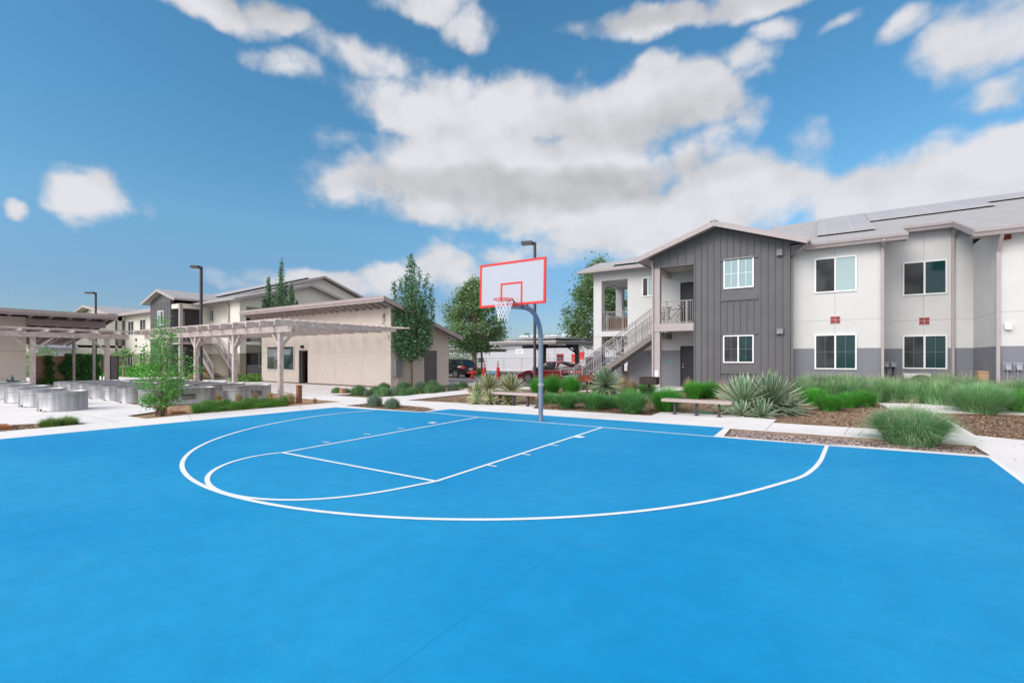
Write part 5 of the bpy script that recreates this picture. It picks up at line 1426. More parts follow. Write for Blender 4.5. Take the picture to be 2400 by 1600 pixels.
# ---------------------------------------------------------------- vegetation
M['grass_bright'] = leafmat('bright_grass', (.03,.22,.02,1), (.17,.55,.09,1), (.48,.66,.30,1), rough=.5, trans=.3)
M['grass_grey'] = leafmat('greygreen_grass', (.09,.27,.08,1), (.40,.62,.33,1), (.72,.80,.54,1), rough=.5, trans=.3)
M['grass_mid'] = leafmat('midgreen_grass', (.05,.24,.05,1), (.25,.54,.18,1), (.62,.72,.42,1), rough=.5, trans=.3)
M['grass_lime'] = leafmat('lime_grass', (.06,.17,.015,1), (.24,.40,.09,1), (.50,.58,.25,1), rough=.5, trans=.2)
M['straw'] = leafmat('dry_straw', (.32,.22,.10,1), (.60,.48,.30,1), rough=.8, trans=.15)
M['seed'] = leafmat('seed_plume', (.36,.27,.20,1), (.62,.52,.42,1), rough=.8, trans=.2)
M['shrub'] = leafmat('rosemary_leaf', (.05,.14,.05,1), (.20,.38,.15,1), (.38,.50,.28,1), rough=.6, trans=.1)
M['shrub_grey'] = leafmat('sage_leaf', (.07,.13,.08,1), (.25,.34,.23,1), (.42,.48,.36,1), rough=.6, trans=.1)
M['leaf_dark'] = leafmat('hornbeam_leaf', (.045,.13,.055,1), (.20,.36,.19,1), (.42,.55,.38,1), rough=.35, trans=.25)
M['leaf_mid'] = leafmat('plane_leaf', (.09,.18,.06,1), (.30,.45,.21,1), (.52,.60,.37,1), rough=.4, trans=.32)
M['leaf_bright'] = leafmat('young_leaf', (.05,.20,.03,1), (.17,.45,.08,1), (.40,.60,.18,1), rough=.35, trans=.28)
M['ivy'] = leafmat('ivy_leaf', (.05,.20,.045,1), (.18,.42,.12,1), (.32,.56,.22,1), rough=.4, trans=.2)
M['yucca_g'] = leafmat('yucca_green', (.08,.17,.09,1), (.20,.34,.19,1), rough=.4, trans=.08)
M['yucca_c'] = leafmat('yucca_margin', (.32,.40,.26,1), (.55,.62,.43,1), rough=.4, trans=.08)
M['yucca_gy'] = leafmat('yucca_green_warm', (.06,.10,.035,1), (.17,.22,.09,1), rough=.4, trans=.08)
M['yucca_cy'] = leafmat('yucca_margin_yellow', (.46,.46,.24,1), (.70,.68,.42,1), rough=.4, trans=.08)

class Fol(MB):
    def __init__(s): super().__init__(); s.rr = []
    def blade(s, b, dr, L_, w, lift, droop, r, seg=4, mi=0):
        """a tapering blade leaving b along dr, arching over"""
        n = Vector((-dr.y, dr.x, 0)); n = n.normalized() if n.length > 1e-6 else Vector((1,0,0)); pv = []
        for i in range(seg+1):
            t = i/seg; p = b + Vector((dr.x, dr.y, 0))*(L_*t*(.35+.65*t)) + Z3*(lift*t - droop*t*t)
            ww = w*(1-t)**.7*.5 + .0004; pv.append((p-n*ww, p+n*ww))
        i0 = len(s.v)
        for a, c in pv: s.v += [tuple(a), tuple(c)]; s.rr += [r, r]
        for i in range(seg): s.f.append((i0+2*i, i0+2*i+1, i0+2*i+3, i0+2*i+2)); s.m.append(mi)
    def leaf(s, c, sz, rng, r, up=.5, asp=.62):
        a = rng.uniform(0, 2*PI); d = Vector((math.cos(a), math.sin(a), rng.uniform(-.6,.5))).normalized()
        nn = Vector((rng.gauss(0,1), rng.gauss(0,1), rng.gauss(up,1))).normalized(); q = d.cross(nn).normalized()*sz*asp*.5
        i0 = len(s.v); t = d*sz
        nq = d.cross(q).normalized()*sz*.12
        s.v += [tuple(c), tuple(c+t*.45+q+nq), tuple(c+t), tuple(c+t*.45-q+nq)]; s.rr += [r]*4; s.f.append((i0,i0+1,i0+2,i0+3)); s.m.append(0)
    def done(s, name, mats, parent=None, **k): return s.build(name, mats, parent, rnd=s.rr, **k)

def tuft_mesh(n, R_, Ht, seed, w=.012, base=.25, droop=.5, up=1.0, seedn=0, flat=.75):
    rg = random.Random(seed); f = Fol()
    for i in range(n):
        a = rg.uniform(0, 2*PI); q = math.sqrt(rg.random()); b = Vector((math.cos(a)*q*R_*base, math.sin(a)*q*R_*base, 0))
        a2 = a + rg.gauss(0,.45); lean = (q**1.1)*rg.uniform(.55,1.1); L_ = R_*(1-base)*lean*1.12
        tip = Ht*math.sqrt(max(.03, 1-min(1,lean)**2*flat*1.25))*rg.uniform(.66,1.12); dp = Ht*droop*lean*rg.uniform(.4,1.3)
        f.blade(b, Vector((math.cos(a2), math.sin(a2), 0)), L_, w*rg.uniform(.6,1.3), tip+dp, dp, rg.random())
    g = None
    if seedn:
        g = Fol()
        for i in range(seedn):
            a = rg.uniform(0, 2*PI); q = rg.random(); b = Vector((math.cos(a)*q*R_*.25, math.sin(a)*q*R_*.25, 0)); L_ = R_*q*rg.uniform(.4,.9); h = Ht*rg.uniform(1.05,1.45)*(1-.3*q)
            dr = Vector((math.cos(a), math.sin(a), 0)); g.blade(b, dr, L_, .006, h, h*.05, rg.random())
            tip = b + dr*L_ + Z3*(h*.95)
            for k in range(7):
                c = tip + Vector((rg.gauss(0,.006), rg.gauss(0,.006), -k*.022)) - dr*.006*k; g.leaf(c, .03, rg, rg.random(), 1.5, .4)
    return f, g
def make_tuft(name, label, cat, loc, args, m, group, rz=0, sc=1):
    f, g = tuft_mesh(**args)
    if g:
        o = T(name, label, cat, loc, group, rz); f.done('blades', m, o, local=True); g.done('seed_heads', M['seed'], o, local=True)
    else:
        o = f.done(name, m); o.location = loc; o.rotation_euler = (0,0,rz); tag(o, label, cat, group)
    o.scale = (sc,)*3; return o

# the weeping clump at the court's edge
fc_ = G(2136, 1040, -.05)
make_tuft('fountain_grass', 'big weeping fountain grass clump spilling over the gravel strip at the court edge', 'ornamental grass', (fc_.x, fc_.y+.05, -.05), dict(n=8500, R_=1.0, Ht=.72, seed=11, w=.011, base=.40, droop=1.0, seedn=150), leafmat('fountain_blade', (.15,.40,.13,1), (.50,.74,.42,1), (.80,.86,.60,1), rough=.5, trans=.4), None)
rc2 = Gt(2300, 970, -.05)
make_tuft('deer_grass', 'large round grass clump beside the curving walk at the right', 'ornamental grass', (rc2.x, rc2.y+.1, rc2.z), dict(n=6000, R_=1.0, Ht=.85, seed=12, w=.014, base=.35, droop=.55), M['grass_grey'], None)
# tall grass masses before the building: each clump its own thing
gt = 'deer grass clumps planted before the apartment block'
protoA = dict(n=1900, R_=.82, Ht=.85, seed=21, w=.016, base=.4, droop=.55, seedn=46)
protoB = dict(n=1900, R_=.8, Ht=.72, seed=22, w=.014, base=.4, droop=.5)
protoC = dict(n=1700, R_=.8, Ht=.78, seed=23, w=.015, base=.4, droop=.6, seedn=30)
mass = [ # u, v of the base (or -distance row), scale, kind, label
 (1908,949,.85,'B','bright green grass clump just right of the big yucca at the mulch edge'),
 (1944,962,.72,'B','low bright green clump standing forward in the mulch right of the big yucca'),
 (1985,955,.72,'B','bright green clump second from the pale walk, forward row'),
 (2022,952,.78,'B','bright green clump nearest the pale walk, forward row'),
 (1895,-21.6,1.05,'A','tall seeded grass clump under the left edge of the white block'),
 (1938,-21.5,1.1,'A','tall seeded grass clump below the red tile of the left white bay'),
 (1985,-21.6,1.12,'A','tall seeded grass clump below the lower left window sill'),
 (2030,-21.6,1.1,'C','tall grass clump left of the second downspout'),
 (2075,-21.7,1.1,'C','tall grass clump in front of the small meter boxes'),
 (2118,-22.6,1.1,'C','tall grass clump in front of the white condenser'),
 (2168,-22.4,1.1,'A','tall seeded grass clump below the right lower window'),
 (2215,-22.3,1.15,'A','tall seeded grass clump before the third downspout'),
 (2262,-21.6,1.1,'A','tall seeded grass clump before the tan box'),
 (2312,-20.9,1.05,'C','tall grass clump below the grey return wall'),
 (2362,-20.7,1.05,'C','tall grass clump before the right-hand meter boxes'),
 (2415,-20.6,1.1,'A','tall seeded grass clump cut by the right picture edge'),
 (1900,-19.7,.95,'C','middle-row grass clump behind the big yucca, leftmost'),
 (1948,-19.8,.98,'C','middle-row grass clump behind the forward bright clumps, left'),
 (1996,-19.9,1.0,'C','middle-row grass clump behind the forward bright clumps, right'),
 (2046,-20.3,1.0,'A','middle-row seeded clump at the back end of the curving walk'),
 (2095,-20.5,1.0,'C','middle-row clump along the back edge of the curving walk, left'),
 (2145,-20.3,1.02,'C','middle-row clump along the back edge of the curving walk, middle'),
 (2200,-20.0,1.0,'A','middle-row seeded clump along the back edge of the curving walk, right'),
 (2250,-19.6,.95,'C','middle-row clump directly behind the large round clump'),
 (2345,-19.3,.85,'C','middle-row clump between the round clump and the picture edge'),
 (2402,-18.9,.95,'B','green clump at the right picture edge behind the walk')]
pr = {}
for k_, a_, m_ in (('A',protoA,M['grass_grey']),('B',protoB,M['grass_bright']),('C',protoC,M['grass_grey'])):
    pr[k_] = None
def put(kind, u, v, sc, label, group, rz, z=-.05, sz=None):
    if v < 0: q = AX(u, -v); c = Vector((q, -v, z+zt(q, -v)))
    else: c = Gt(u, v, z)
    loc = tuple(c)
    if pr[kind] is None:
        a_, m_, nm, ct = PROTO[kind]; pr[kind] = make_tuft(nm, label, ct, loc, a_, m_, group, rz, sc)
        o = pr[kind]
    else: o = dup(pr[kind], loc, rz, sc, label, group)
    if sz: o.scale = (sc, sc, sc*sz)
    return o
PROTO = {'A':(protoA,M['grass_grey'],'deer_grass','ornamental grass'),'B':(protoB,M['grass_bright'],'deer_grass','ornamental grass'),'C':(protoC,M['grass_grey'],'deer_grass','ornamental grass'),
 'D':(dict(n=2300,R_=.80,Ht=.60,seed=24,w=.012,base=.25,droop=.7),M['grass_mid'],'deer_grass','ornamental grass'),
 'E':(dict(n=2300,R_=.76,Ht=.68,seed=25,w=.012,base=.3,droop=.55),M['grass_bright'],'deer_grass','ornamental grass'),
 'F':(dict(n=900,R_=.5,Ht=.85,seed=26,w=.008,base=.4,droop=.2,seedn=60),M['straw'],'feather_grass','ornamental grass'),
 'H':(dict(n=1100,R_=.55,Ht=.42,seed=27,w=.012,base=.55,droop=.7,seedn=26),M['grass_lime'],'grass_clump','ornamental grass'),
 'S':(dict(n=1500,R_=.40,Ht=.42,seed=28,w=.017,base=.75,droop=.12,flat=.95),M['shrub'],'rosemary_shrub','shrub'),
 'T':(dict(n=900,R_=.36,Ht=.46,seed=29,w=.02,base=.65,droop=.1,flat=.9),M['shrub_grey'],'sage_shrub','shrub')}
for k_ in PROTO: pr[k_] = None
rg = random.Random(99)
for u, v, s_, k_, lb in mass: put(k_, u, v, s_, lb, gt, rg.uniform(0, 6.2))
mid = [(1262,925,1.0,'E','tall bright green clump left of the hoop pole behind the bench end',1.25),
 (1295,921,1.05,'E','tall bright green clump right behind the hoop pole',1.3),(1338,926,1.05,'E','tall bright green clump below the stair foot',1.2),
 (1288,946,.72,'D','grey-green round clump just right of the hoop pole',1),(1327,957,.95,'D','round grey-green clump in front of the bright tall clumps',1),
 (1394,960,1.0,'D','round clump before the middle yucca',1),(1432,955,.8,'D','small fuzzy clump between two round clumps right of the middle yucca',.9),
 (1357,943,.7,'D','grey clump behind the round clump left of the middle yucca',1),
 (1480,969,1.15,'D','round clump standing forward before the sooty grill',1.05),(1476,945,.8,'E','bright green tuft behind the forward round clump',1.05),
 (1562,963,1.15,'E','bright green clump at the left end of the right bench',1),(1516,926,.9,'D','dark small clump behind the sooty grill post',1),
 (1628,934,1.0,'E','bright green clump at the batten wall, left of the big yucca',1),(1662,932,.95,'E','bright green clump touching the big yucca on its left',1.02),
 (1406,936,.75,'E','bright tuft at the foot of the middle yucca',1.1),
 (1482,925,.8,'F','pale feathery grass by the grey porch wall, right one',1),(1458,922,.85,'F','pale feathery grass by the grey porch wall, left one',1),
 (1613,915,.7,'F','reddish feathery plume beside the dark lower door',.9),(1245,938,.6,'F','straw-coloured tuft between the left yuccas and the hoop pole',.55),(1690,925,.75,'F','pale tuft behind the big yucca against the batten wall',.8),
 (1375,912,.8,'D','small clump behind the rusty grill',.9)]
for u, v, s_, k_, lb, sz in mid: put(k_, u, v, s_, lb, 'grass clumps between the benches and the grills', rg.uniform(0,6.2), sz=sz)
for i, (u, v, s_, k_, lb) in enumerate(((120,1002,.62,'H','lime green clump in the narrow left bed, left half'),(158,998,.62,'H','lime green clump in the narrow left bed, right half'))): put(k_, u, v, s_, lb, 'lime green grass in the narrow left bed', i*2.0)
# clubhouse shrubs
bed3 = [(790,923,.72,'leftmost small dark shrub in the clubhouse bed'),(812,923,.6,'small dark shrub beside the tan stub'),(841,926,1.05,'round dark shrub below the left part of the clubhouse wall'),(860,928,.6,'small shrub right of the round dark one'),
 (880,925,.9,'dark shrub left of the utility cabinet conduit'),(897,930,.95,'bright dark-green shrub at the walk edge below the cabinet'),(900,915,.95,'dark shrub against the clubhouse corner'),(923,929,.95,'shrub at the walk edge below the slim tree'),(942,929,.8,'greyish shrub at the walk edge right of the slim tree'),
 (948,917,1.1,'dark shrub at the slim tree foot, left'),(967,925,.85,'greyish shrub below the end wall'),(985,917,1.05,'shrub before the grey side door, left'),(1004,923,.95,'shrub before the grey side door, right'),(1012,912,1.1,'shrub close to the side door sill'),(1027,920,.95,'greyish shrub right of the side door'),
 (1063,917,.95,'separate shrub at the end of the clubhouse bed'),(1085,908,.8,'hindmost shrub beyond the clubhouse bed')]
for i, (u, v, s_, lb) in enumerate(bed3): put('S' if i % 4 != 3 else 'T', u, v, s_*1.12, lb, 'low shrubs in the clubhouse bed', rg.uniform(0,6.2))
put('T', 878, 953, 1.0, 'grey-green sage bush in the small bed at the court edge, left of two', 'sage bushes at the court edge', 1); put('T', 919, 957, .98, 'grey-green sage bush in the small bed at the court edge, right of two', 'sage bushes at the court edge', 4, sz=.85)
pr_ = {'o':0}
# meadow strip in front of the tanks (one uncountable sward)
f = Fol(); rg2 = random.Random(8)
pA, pB_ = [Vector(G(u, v, -.05)[:2]) for u, v in ((452,969.5),(676,951))]; pD, pC = [Vector(G(u, v, -.05)[:2]) for u, v in ((452,953),(676,941))]
for i in range(15000):
    s_, t_ = rg2.random(), rg2.random(); p = (pA*(1-s_)+pB_*s_)*(1-t_) + (pD*(1-s_)+pC*s_)*t_
    t_ = t_ if rg2.random() < min(1, .35+t_*6+.3*math.sin(s_*40)) else .6*rg2.random()+.2; p = (pA*(1-s_)+pB_*s_)*(1-t_) + (pD*(1-s_)+pC*s_)*t_
    hgt = (.12 + .12*t_) * (1 + .5*math.sin(s_*23+1)*math.sin(s_*7+t_*5)+.2*math.sin(s_*61)) * rg2.uniform(.35,1.45); a = rg2.gauss(-.3, .9)
    f.blade(Vector((p.x, p.y, -.05)), Vector((math.cos(a), math.sin(a),0)), hgt*rg2.uniform(.5,1.5), .014, hgt*1.5, hgt*.9, rg2.random())
tag(f.done('meadow_grass', M['grass_lime'] if False else leafmat('meadow_blade', (.08,.26,.03,1), (.26,.50,.12,1), (.55,.66,.34,1))), 'low strip of soft green grass between the stock tanks and the court walk', 'grass', kind='stuff')
for u, v, s_, lb in ((470,944,.55,'pale feathery tuft before the lettered tank, leftmost'),(512,944,.55,'pale feathery tuft before the gap of the lettered tanks'),(560,941,.5,'pale feathery tuft before the second lettered tank, left'),(597,940,.55,'pale feathery tuft before the second lettered tank, middle'),(632,938,.55,'pale feathery tuft before the second lettered tank, right'),(682,946,.6,'orange straw tuft left of the timber post'),(738,945,.32,'low straw tuft right of the timber post')):
    put('F', u, v, s_*.8, lb, 'dry feathery tufts along the tank bed', rg.uniform(0,6))

# yuccas
def yucca_head(f, c, R_, n, rg, el0=-25, el1=88, w=.05):
    for i in range(n):
        a = i*2.39996 + rg.gauss(0,.1); q = (i+.5)/n; el = math.radians(el0+(el1-el0)*(1-(1-q)**.8) + rg.gauss(0,4)); L_ = R_*rg.uniform(.85,1.08)
        if el < 0: L_ *= .9
        d = Vector((math.cos(a)*math.cos(el), math.sin(a)*math.cos(el), math.sin(el))); n_ = Vector((-math.sin(a), math.cos(a), 0)); u_ = d.cross(n_)*-1
        r = rg.random(); prev = None; sag = -.05*L_*max(0, math.cos(el))
        st = ((0,.6),(.3,.95),(.6,1.0),(.85,.6),(1,.02)); rows = []
        for t, ww in st:
            p = c + d*(.05+L_*t) + Z3*(sag*t*t*2); hw = w/2*ww; cup = u_*hw*.35
            rows.append((p-n_*hw+cup, p-n_*hw*.6, p+n_*hw*.6, p+n_*hw+cup))
        i0 = len(f.v)
        for rw in rows: f.v += [tuple(x) for x in rw]; f.rr += [r]*4
        for j in range(len(rows)-1):
            for k, mi in ((0,1),(1,0),(2,1)): f.f.append((i0+4*j+k, i0+4*j+k+1, i0+4*j+k+5, i0+4*j+k+4)); f.m.append(mi)
def yucca(label, heads, mats, seed, w=.05):
    rg = random.Random(seed); base = heads[0][0]
    o = T('yucca', label, 'yucca', (base.x, base.y, -.05))
    for c, R_, n, e0, e1 in heads:
        f = Fol(); yucca_head(f, c, R_, n, rg, e0, e1, w); f.done('leaf_rosette', mats, o)
    t = MB(); 
    for c, R_, n, e0, e1 in heads: t.tube([(c.x, c.y, -.06),(c.x,c.y,max(.05,c.z))], .07, 8)
    t.build('trunk', M['bark'], o)
    return o
yb = [M['yucca_g'], M['yucca_c']]; yw = [M['yucca_gy'], M['yucca_cy']]
def YH(u, v, d, R_, n, e0=-25, e1=88):
    return (D(u, d, H-(v-HY)*d/F), R_, n, e0, e1)
yucca('large variegated yucca with broad twin rosettes behind the right bench', [YH(1806,948,14.2,1.02,270,-35),YH(1742,950,14.3,.98,220,-30),YH(1785,975,13.3,.52,55,-20),YH(1738,972,13.5,.46,42,-20),YH(1842,962,14.0,.78,85,-35,60)], yb, 1, .085)
yucca('lone grey-green yucca rising above the round clumps near the stair foot', [YH(1419,904,18.2,.78,170,-40),YH(1423,930,18.0,.55,60,-30,60)], yb, 2, .085)
yucca('yellow-green yucca left of the two tall ones behind the left bench', [YH(1146,912,17.6,.64,110,-25),YH(1150,938,16.9,.42,55,-20)], yw, 3, .08)
yucca('yellow-green yucca right of the two tall ones behind the left bench', [YH(1196,917,17.4,.70,120,-25),YH(1193,941,16.8,.45,60,-20)], yw, 4, .08)
yucca('low bluish yucca at the left end of the yucca group', [YH(1118,925,17.6,.48,70,-25),YH(1116,942,17.0,.38,45,-20)], [M['yucca_g'], M['yucca_cy']], 5, .07)

# trees
def limb_tree(rg, base, h, lean=0):
    pass
def tree(name, label, loc, trunk_h, crown, n, leafsz, m, bark, tr=.09, seed=1, clumps=90, csz=.32, limbs=9, cat='tree', group=None, multi=1):
    """crown = list of (z, radius) profile; leaves gather in clumps round limb ends"""
    rg = random.Random(seed); o = T(name, label, cat, loc, group)
    z0, z1 = crown[0][0], crown[-1][0]
    def rad(z):
        for (a, ra), (b, rb) in zip(crown, crown[1:]):
            if a <= z <= b: return ra + (rb-ra)*(z-a)/(b-a)
        return .05
    t = MB()
    lean = Vector((rg.uniform(-.1,.1), rg.uniform(-.1,.1), 0))
    tops = []
    for k in range(multi):
        off = Vector((0,0,0)) if multi == 1 else Vector((math.cos(k*2.4)*.05, math.sin(k*2.4)*.05, 0)); ln = lean if multi == 1 else Vector((math.cos(k*2.4)*.13*h_(z1), math.sin(k*2.4)*.13*h_(z1), 0))
        pts = [off+Vector((0,0,-.05)), off+Vector((0,0,trunk_h*.5))+ln*.15+Vector((rg.gauss(0,.02),rg.gauss(0,.02),0)), off+ln*.35+Z3*trunk_h, off+ln*.7+Z3*(z0+(z1-z0)*.5)+Vector((rg.gauss(0,.05),rg.gauss(0,.05),0)), off+ln+Z3*(z0+(z1-z0)*.92)]
        t.tube(pts, [tr*1.25, tr, tr*.8, tr*.45, tr*.1], 9); tops.append(pts)
    t.build('trunk', bark, o, local=True, smooth=.8)
    cl = []
    for i in range(clumps):
        z = z0 + (z1-z0)*(rg.random()**.9); a = rg.uniform(0, 2*PI); q = math.sqrt(rg.uniform(.2,1)); r = rad(z)*q*rg.uniform(.78,1.12)
        cl.append(Vector((math.cos(a)*r, math.sin(a)*r, z)))
    br = MB()
    for i in range(limbs*3):
        c = cl[i % len(cl)]; zb_ = max(trunk_h*.9, c.z - rad(c.z)*.9 - rg.uniform(.1,.5)); P = tops[i % multi]
        s0 = Vector((0,0,zb_)) if multi == 1 else P[2].lerp(P[4], max(0,min(1,(zb_-trunk_h)/(z1-trunk_h+.01))))
        s0.z = min(s0.z, z1*.95); mdp = (s0+c)/2 + Vector((0,0,-.05)); br.tube([s0, mdp, c], [tr*.38, tr*.22, tr*.06], 5)
    br.build('limbs', bark, o, local=True)
    f = Fol(); per = n//clumps
    for c in cl:
        cs = csz*rg.uniform(.6,1.3); tone = rg.gauss(0,.12)
        for k in range(int(per*rg.uniform(.6,1.4))):
            p = c + Vector((rg.gauss(0,cs*.5), rg.gauss(0,cs*.5), rg.gauss(0,cs*.55)))
            f.leaf(p, leafsz*rg.uniform(.6,1.25), rg, min(1,max(0, rg.random()*.9+tone+.05)))
    f.done('crown', m, o, local=True)
    return o
def h_(z): return z/2.6
def flame_tree(name, label, loc, trunk_h, tips, m, bark, tr, seed, n, leafsz, group=None, fat=.30):
    """upright-branched tree: leaves wrap boughs that rise steeply to their own tips"""
    rg = random.Random(seed); o = T(name, label, 'tree', loc, group); zt_ = max(t_[2] for t_ in tips)
    t = MB(); t.tube([(0,0,-.05),(.02,.0,trunk_h*.6),(0,0,trunk_h),(0,.02,zt_*.6),(0,0,zt_*.9)], [tr*1.3,tr,tr*.85,tr*.4,tr*.1], 9); t.build('trunk', bark, o, local=True, smooth=.8)
    br = MB(); f = Fol(); tot = sum(t_[2]-t_[3] for t_ in tips)
    for x, y, z, z0 in tips:
        b0 = Vector((0,0,max(trunk_h*.8, z0-.2))); bl = Vector((x*.75, y*.75, z0+.25*(z-z0))); tp = Vector((x*1.0, y*1.0, z))
        br.tube([b0, bl, tp], [tr*.35, tr*.22, .006], 5)
        k = int(n*(z-z0)/tot); tone = rg.gauss(0,.08)
        for i in range(k):
            q = rg.random()**.85; c = (Vector((x*.55,y*.55,z0)).lerp(bl, q*2) if q < .5 else bl.lerp(tp, q*2-1)); w_ = fat*(math.sin(PI*min(1, q*.75+.18)))**.7*(1.25-q*.75)
            f.leaf(c + Vector((rg.gauss(0,w_*.55), rg.gauss(0,w_*.55), rg.gauss(0,.12))), leafsz*rg.uniform(.6,1.25), rg, min(1,max(0,rg.random()*.9+tone+.05)))
    br.build('limbs', bark, o, local=True); f.done('crown', m, o, local=True); return o
def sidew(x, off): # x across the view, off away from the viewer
    return (CS*x - SN*off, SN*x + CS*off)
def ftips(u0, d, lst, seed, extra=10, rmax=1.1, zr=(3.0,6.0)):
    rg = random.Random(seed); out = []
    for u, v, v0, off in lst: x, y = sidew((u-u0)*d/F, off); out.append((x, y, H+(HY-v)*d/F, H+(HY-v0)*d/F))
    for i in range(extra):
        a = rg.uniform(0,2*PI); r = rmax*rg.uniform(.3,1); z = zr[0] + (zr[1]-zr[0])*(1-r/rmax*.7)*rg.uniform(.75,1.05); out.append((r*math.cos(a), r*math.sin(a), z, 1.7+r*.5))
    return out
p_ = D(963, 26.4)
hl = [(966,596,690,0),(958,606,700,.1),(972,618,720,-.1),(950,640,740,.2),(985,632,740,-.2),(938,652,760,.1),(1001,644,760,0),(1010,668,780,.2),(1017,700,800,-.1),(1016,735,815,.1),(926,664,770,-.3),(912,700,785,.2),(897,712,775,0),(903,738,800,-.2),(914,722,800,-.1),(909,712,790,.1),(920,745,815,-.2),(911,755,818,.1),(924,715,810,.1),(930,700,820,-.5),(960,690,835,-.8),(990,690,825,-.6),(945,730,838,-.7),(975,735,838,-.7),(1000,745,830,-.4),(920,755,825,-.3),(962,660,800,.7),(985,700,820,.7),(940,700,820,.7),(1008,780,835,0),(925,790,838,0),(962,790,842,-.6),(985,800,842,-.2),(942,800,842,.1)]
flame_tree('hornbeam', 'slim upright dark green tree in front of the clubhouse end wall', p_, 1.7, ftips(963, 26.4, hl, 3, 12, 1.05, (3.2,6.0)), M['leaf_dark'], M['bark'], .085, 3, 19000, .135, fat=.33)
CT = {0:[(629,652,760,0),(624,672,770,.3),(636,668,770,-.3),(618,700,780,0),(640,695,790,.2),(629,700,800,-.5)],
 1:[(660,609,700,0),(656,625,730,.2),(662,640,760,-.2),(648,665,780,.1),(667,665,780,.3),(655,690,800,-.5),(645,700,800,.4),(668,700,800,-.3)],
 2:[(683,664,760,0),(677,680,780,.3),(689,685,780,-.2),(672,705,790,0),(692,705,790,.2),(682,705,800,-.5)]}
for i, (u, d, s_, lb) in enumerate(((629,37.5,.86,'left of three narrow columnar trees behind the clubhouse roof'),(655,36.8,1.0,'tallest of three narrow columnar trees, middle, behind the clubhouse roof'),(682,36.5,.80,'right of three narrow columnar trees behind the clubhouse roof'))):
    p_ = D(u, d); h = (9.15,9.3,8.0)[i]
    h = H + (HY-(652,609,664)[i])*d/F
    flame_tree('columnar_tree', lb, p_, 1.5, ftips((629,655,682)[i], d, CT[i], 30+i, 5, .8, (3.0,h*.7)), M['leaf_dark'], M['bark'], .08, 20+i, 7500, .14, 'columnar trees behind the clubhouse', .34)
p_ = D(1112, 45)
tree('plane_tree', 'broad leafy tree between the clubhouse and the backboard beyond the parked black car', p_, 3.2, [(2.6,1.5),(3.6,2.8),(5.0,3.15),(6.2,2.7),(7.2,1.9),(8.1,.9),(8.7,.1)], 30000, .21, M['leaf_mid'], M['palebark'], .22, 5, 150, .62, limbs=14)
p_ = D(1405, 42)
tree('plane_tree', 'broad leafy tree behind the corner balcony of the right apartments', p_, 3.0, [(2.9,1.4),(3.8,3.1),(5.2,3.4),(6.9,2.5),(8.5,1.6),(9.5,.8),(10.0,.1)], 30000, .21, M['leaf_mid'], M['palebark'], .22, 6, 160, .66, limbs=14)
p_ = G(373, 975.5, -.05)
def small_tree():
    rg = random.Random(9); o = T('crape_myrtle', 'small multi-stem tree with bright green leaves in the cut-out bed beside the tanks', 'tree', p_)
    e = Vector((CS, SN, 0)); n_ = Vector((-SN, CS, 0)); t = MB(); cl = []
    S = 13.4/F
    def W_(u, v, off=0): return e*((u-373)*S) + n_*off + Z3*((975.5-v)*S)
    boughs = [(373,760,0),(360,800,.2),(392,790,-.2),(348,850,.3),(400,835,.1),(340,815,-.15),(412,880,-.3),(330,905,.25),(365,870,-.35),(385,895,.35),(352,925,-.2),(398,930,.2),(340,940,.1),(375,920,.3),(408,915,.05),(364,940,-.3),(385,945,-.1),(350,790,.1),(384,745,.05),(376,825,0),(395,812,.15),(410,768,-.1),(322,890,0),(425,905,.1),(428,862,-.15),(448,846,-.1),(462,868,-.12),(330,822,.1),(320,836,.1),(442,818,-.2),(436,880,-.2),(470,852,-.1),(402,775,.0),(366,775,.12)]
    for i, (u, v, off) in enumerate(boughs):
        tip = W_(u, v, off); b0 = Vector((rg.gauss(0,.05), rg.gauss(0,.05), -.05)); m1 = Vector((tip.x*.35+rg.gauss(0,.04), tip.y*.35+rg.gauss(0,.04), max(.15, tip.z*.5)))
        t.tube([b0, b0.lerp(m1,.5)+Vector((rg.gauss(0,.02),rg.gauss(0,.02),.05)), m1, tip], [.024 if i % 4 == 0 else .010, .016 if i % 4 == 0 else .007, .007, .002], 6)
        for k in range(6):
            q = rg.uniform(.25,1); c = (m1.lerp(tip, q) if v < 930 else tip) + Vector((rg.gauss(0,.05), rg.gauss(0,.05), rg.gauss(0,.05))); cl.append((c, .09))
        cl.append((tip, .12))
    t.build('stems', M['bark'], o, local=True, smooth=.8)
    f = Fol()
    for c, cs in cl:
        tone = rg.gauss(0,.12)
        for k in range(int(rg.uniform(10,30))):
            f.leaf(c + Vector((rg.gauss(0,cs), rg.gauss(0,cs), rg.gauss(0,cs))), rg.uniform(.045,.09), rg, min(1,max(0,rg.random()*.9+tone+.05)))
    f.done('crown', M['leaf_bright'], o, local=True)
small_tree()
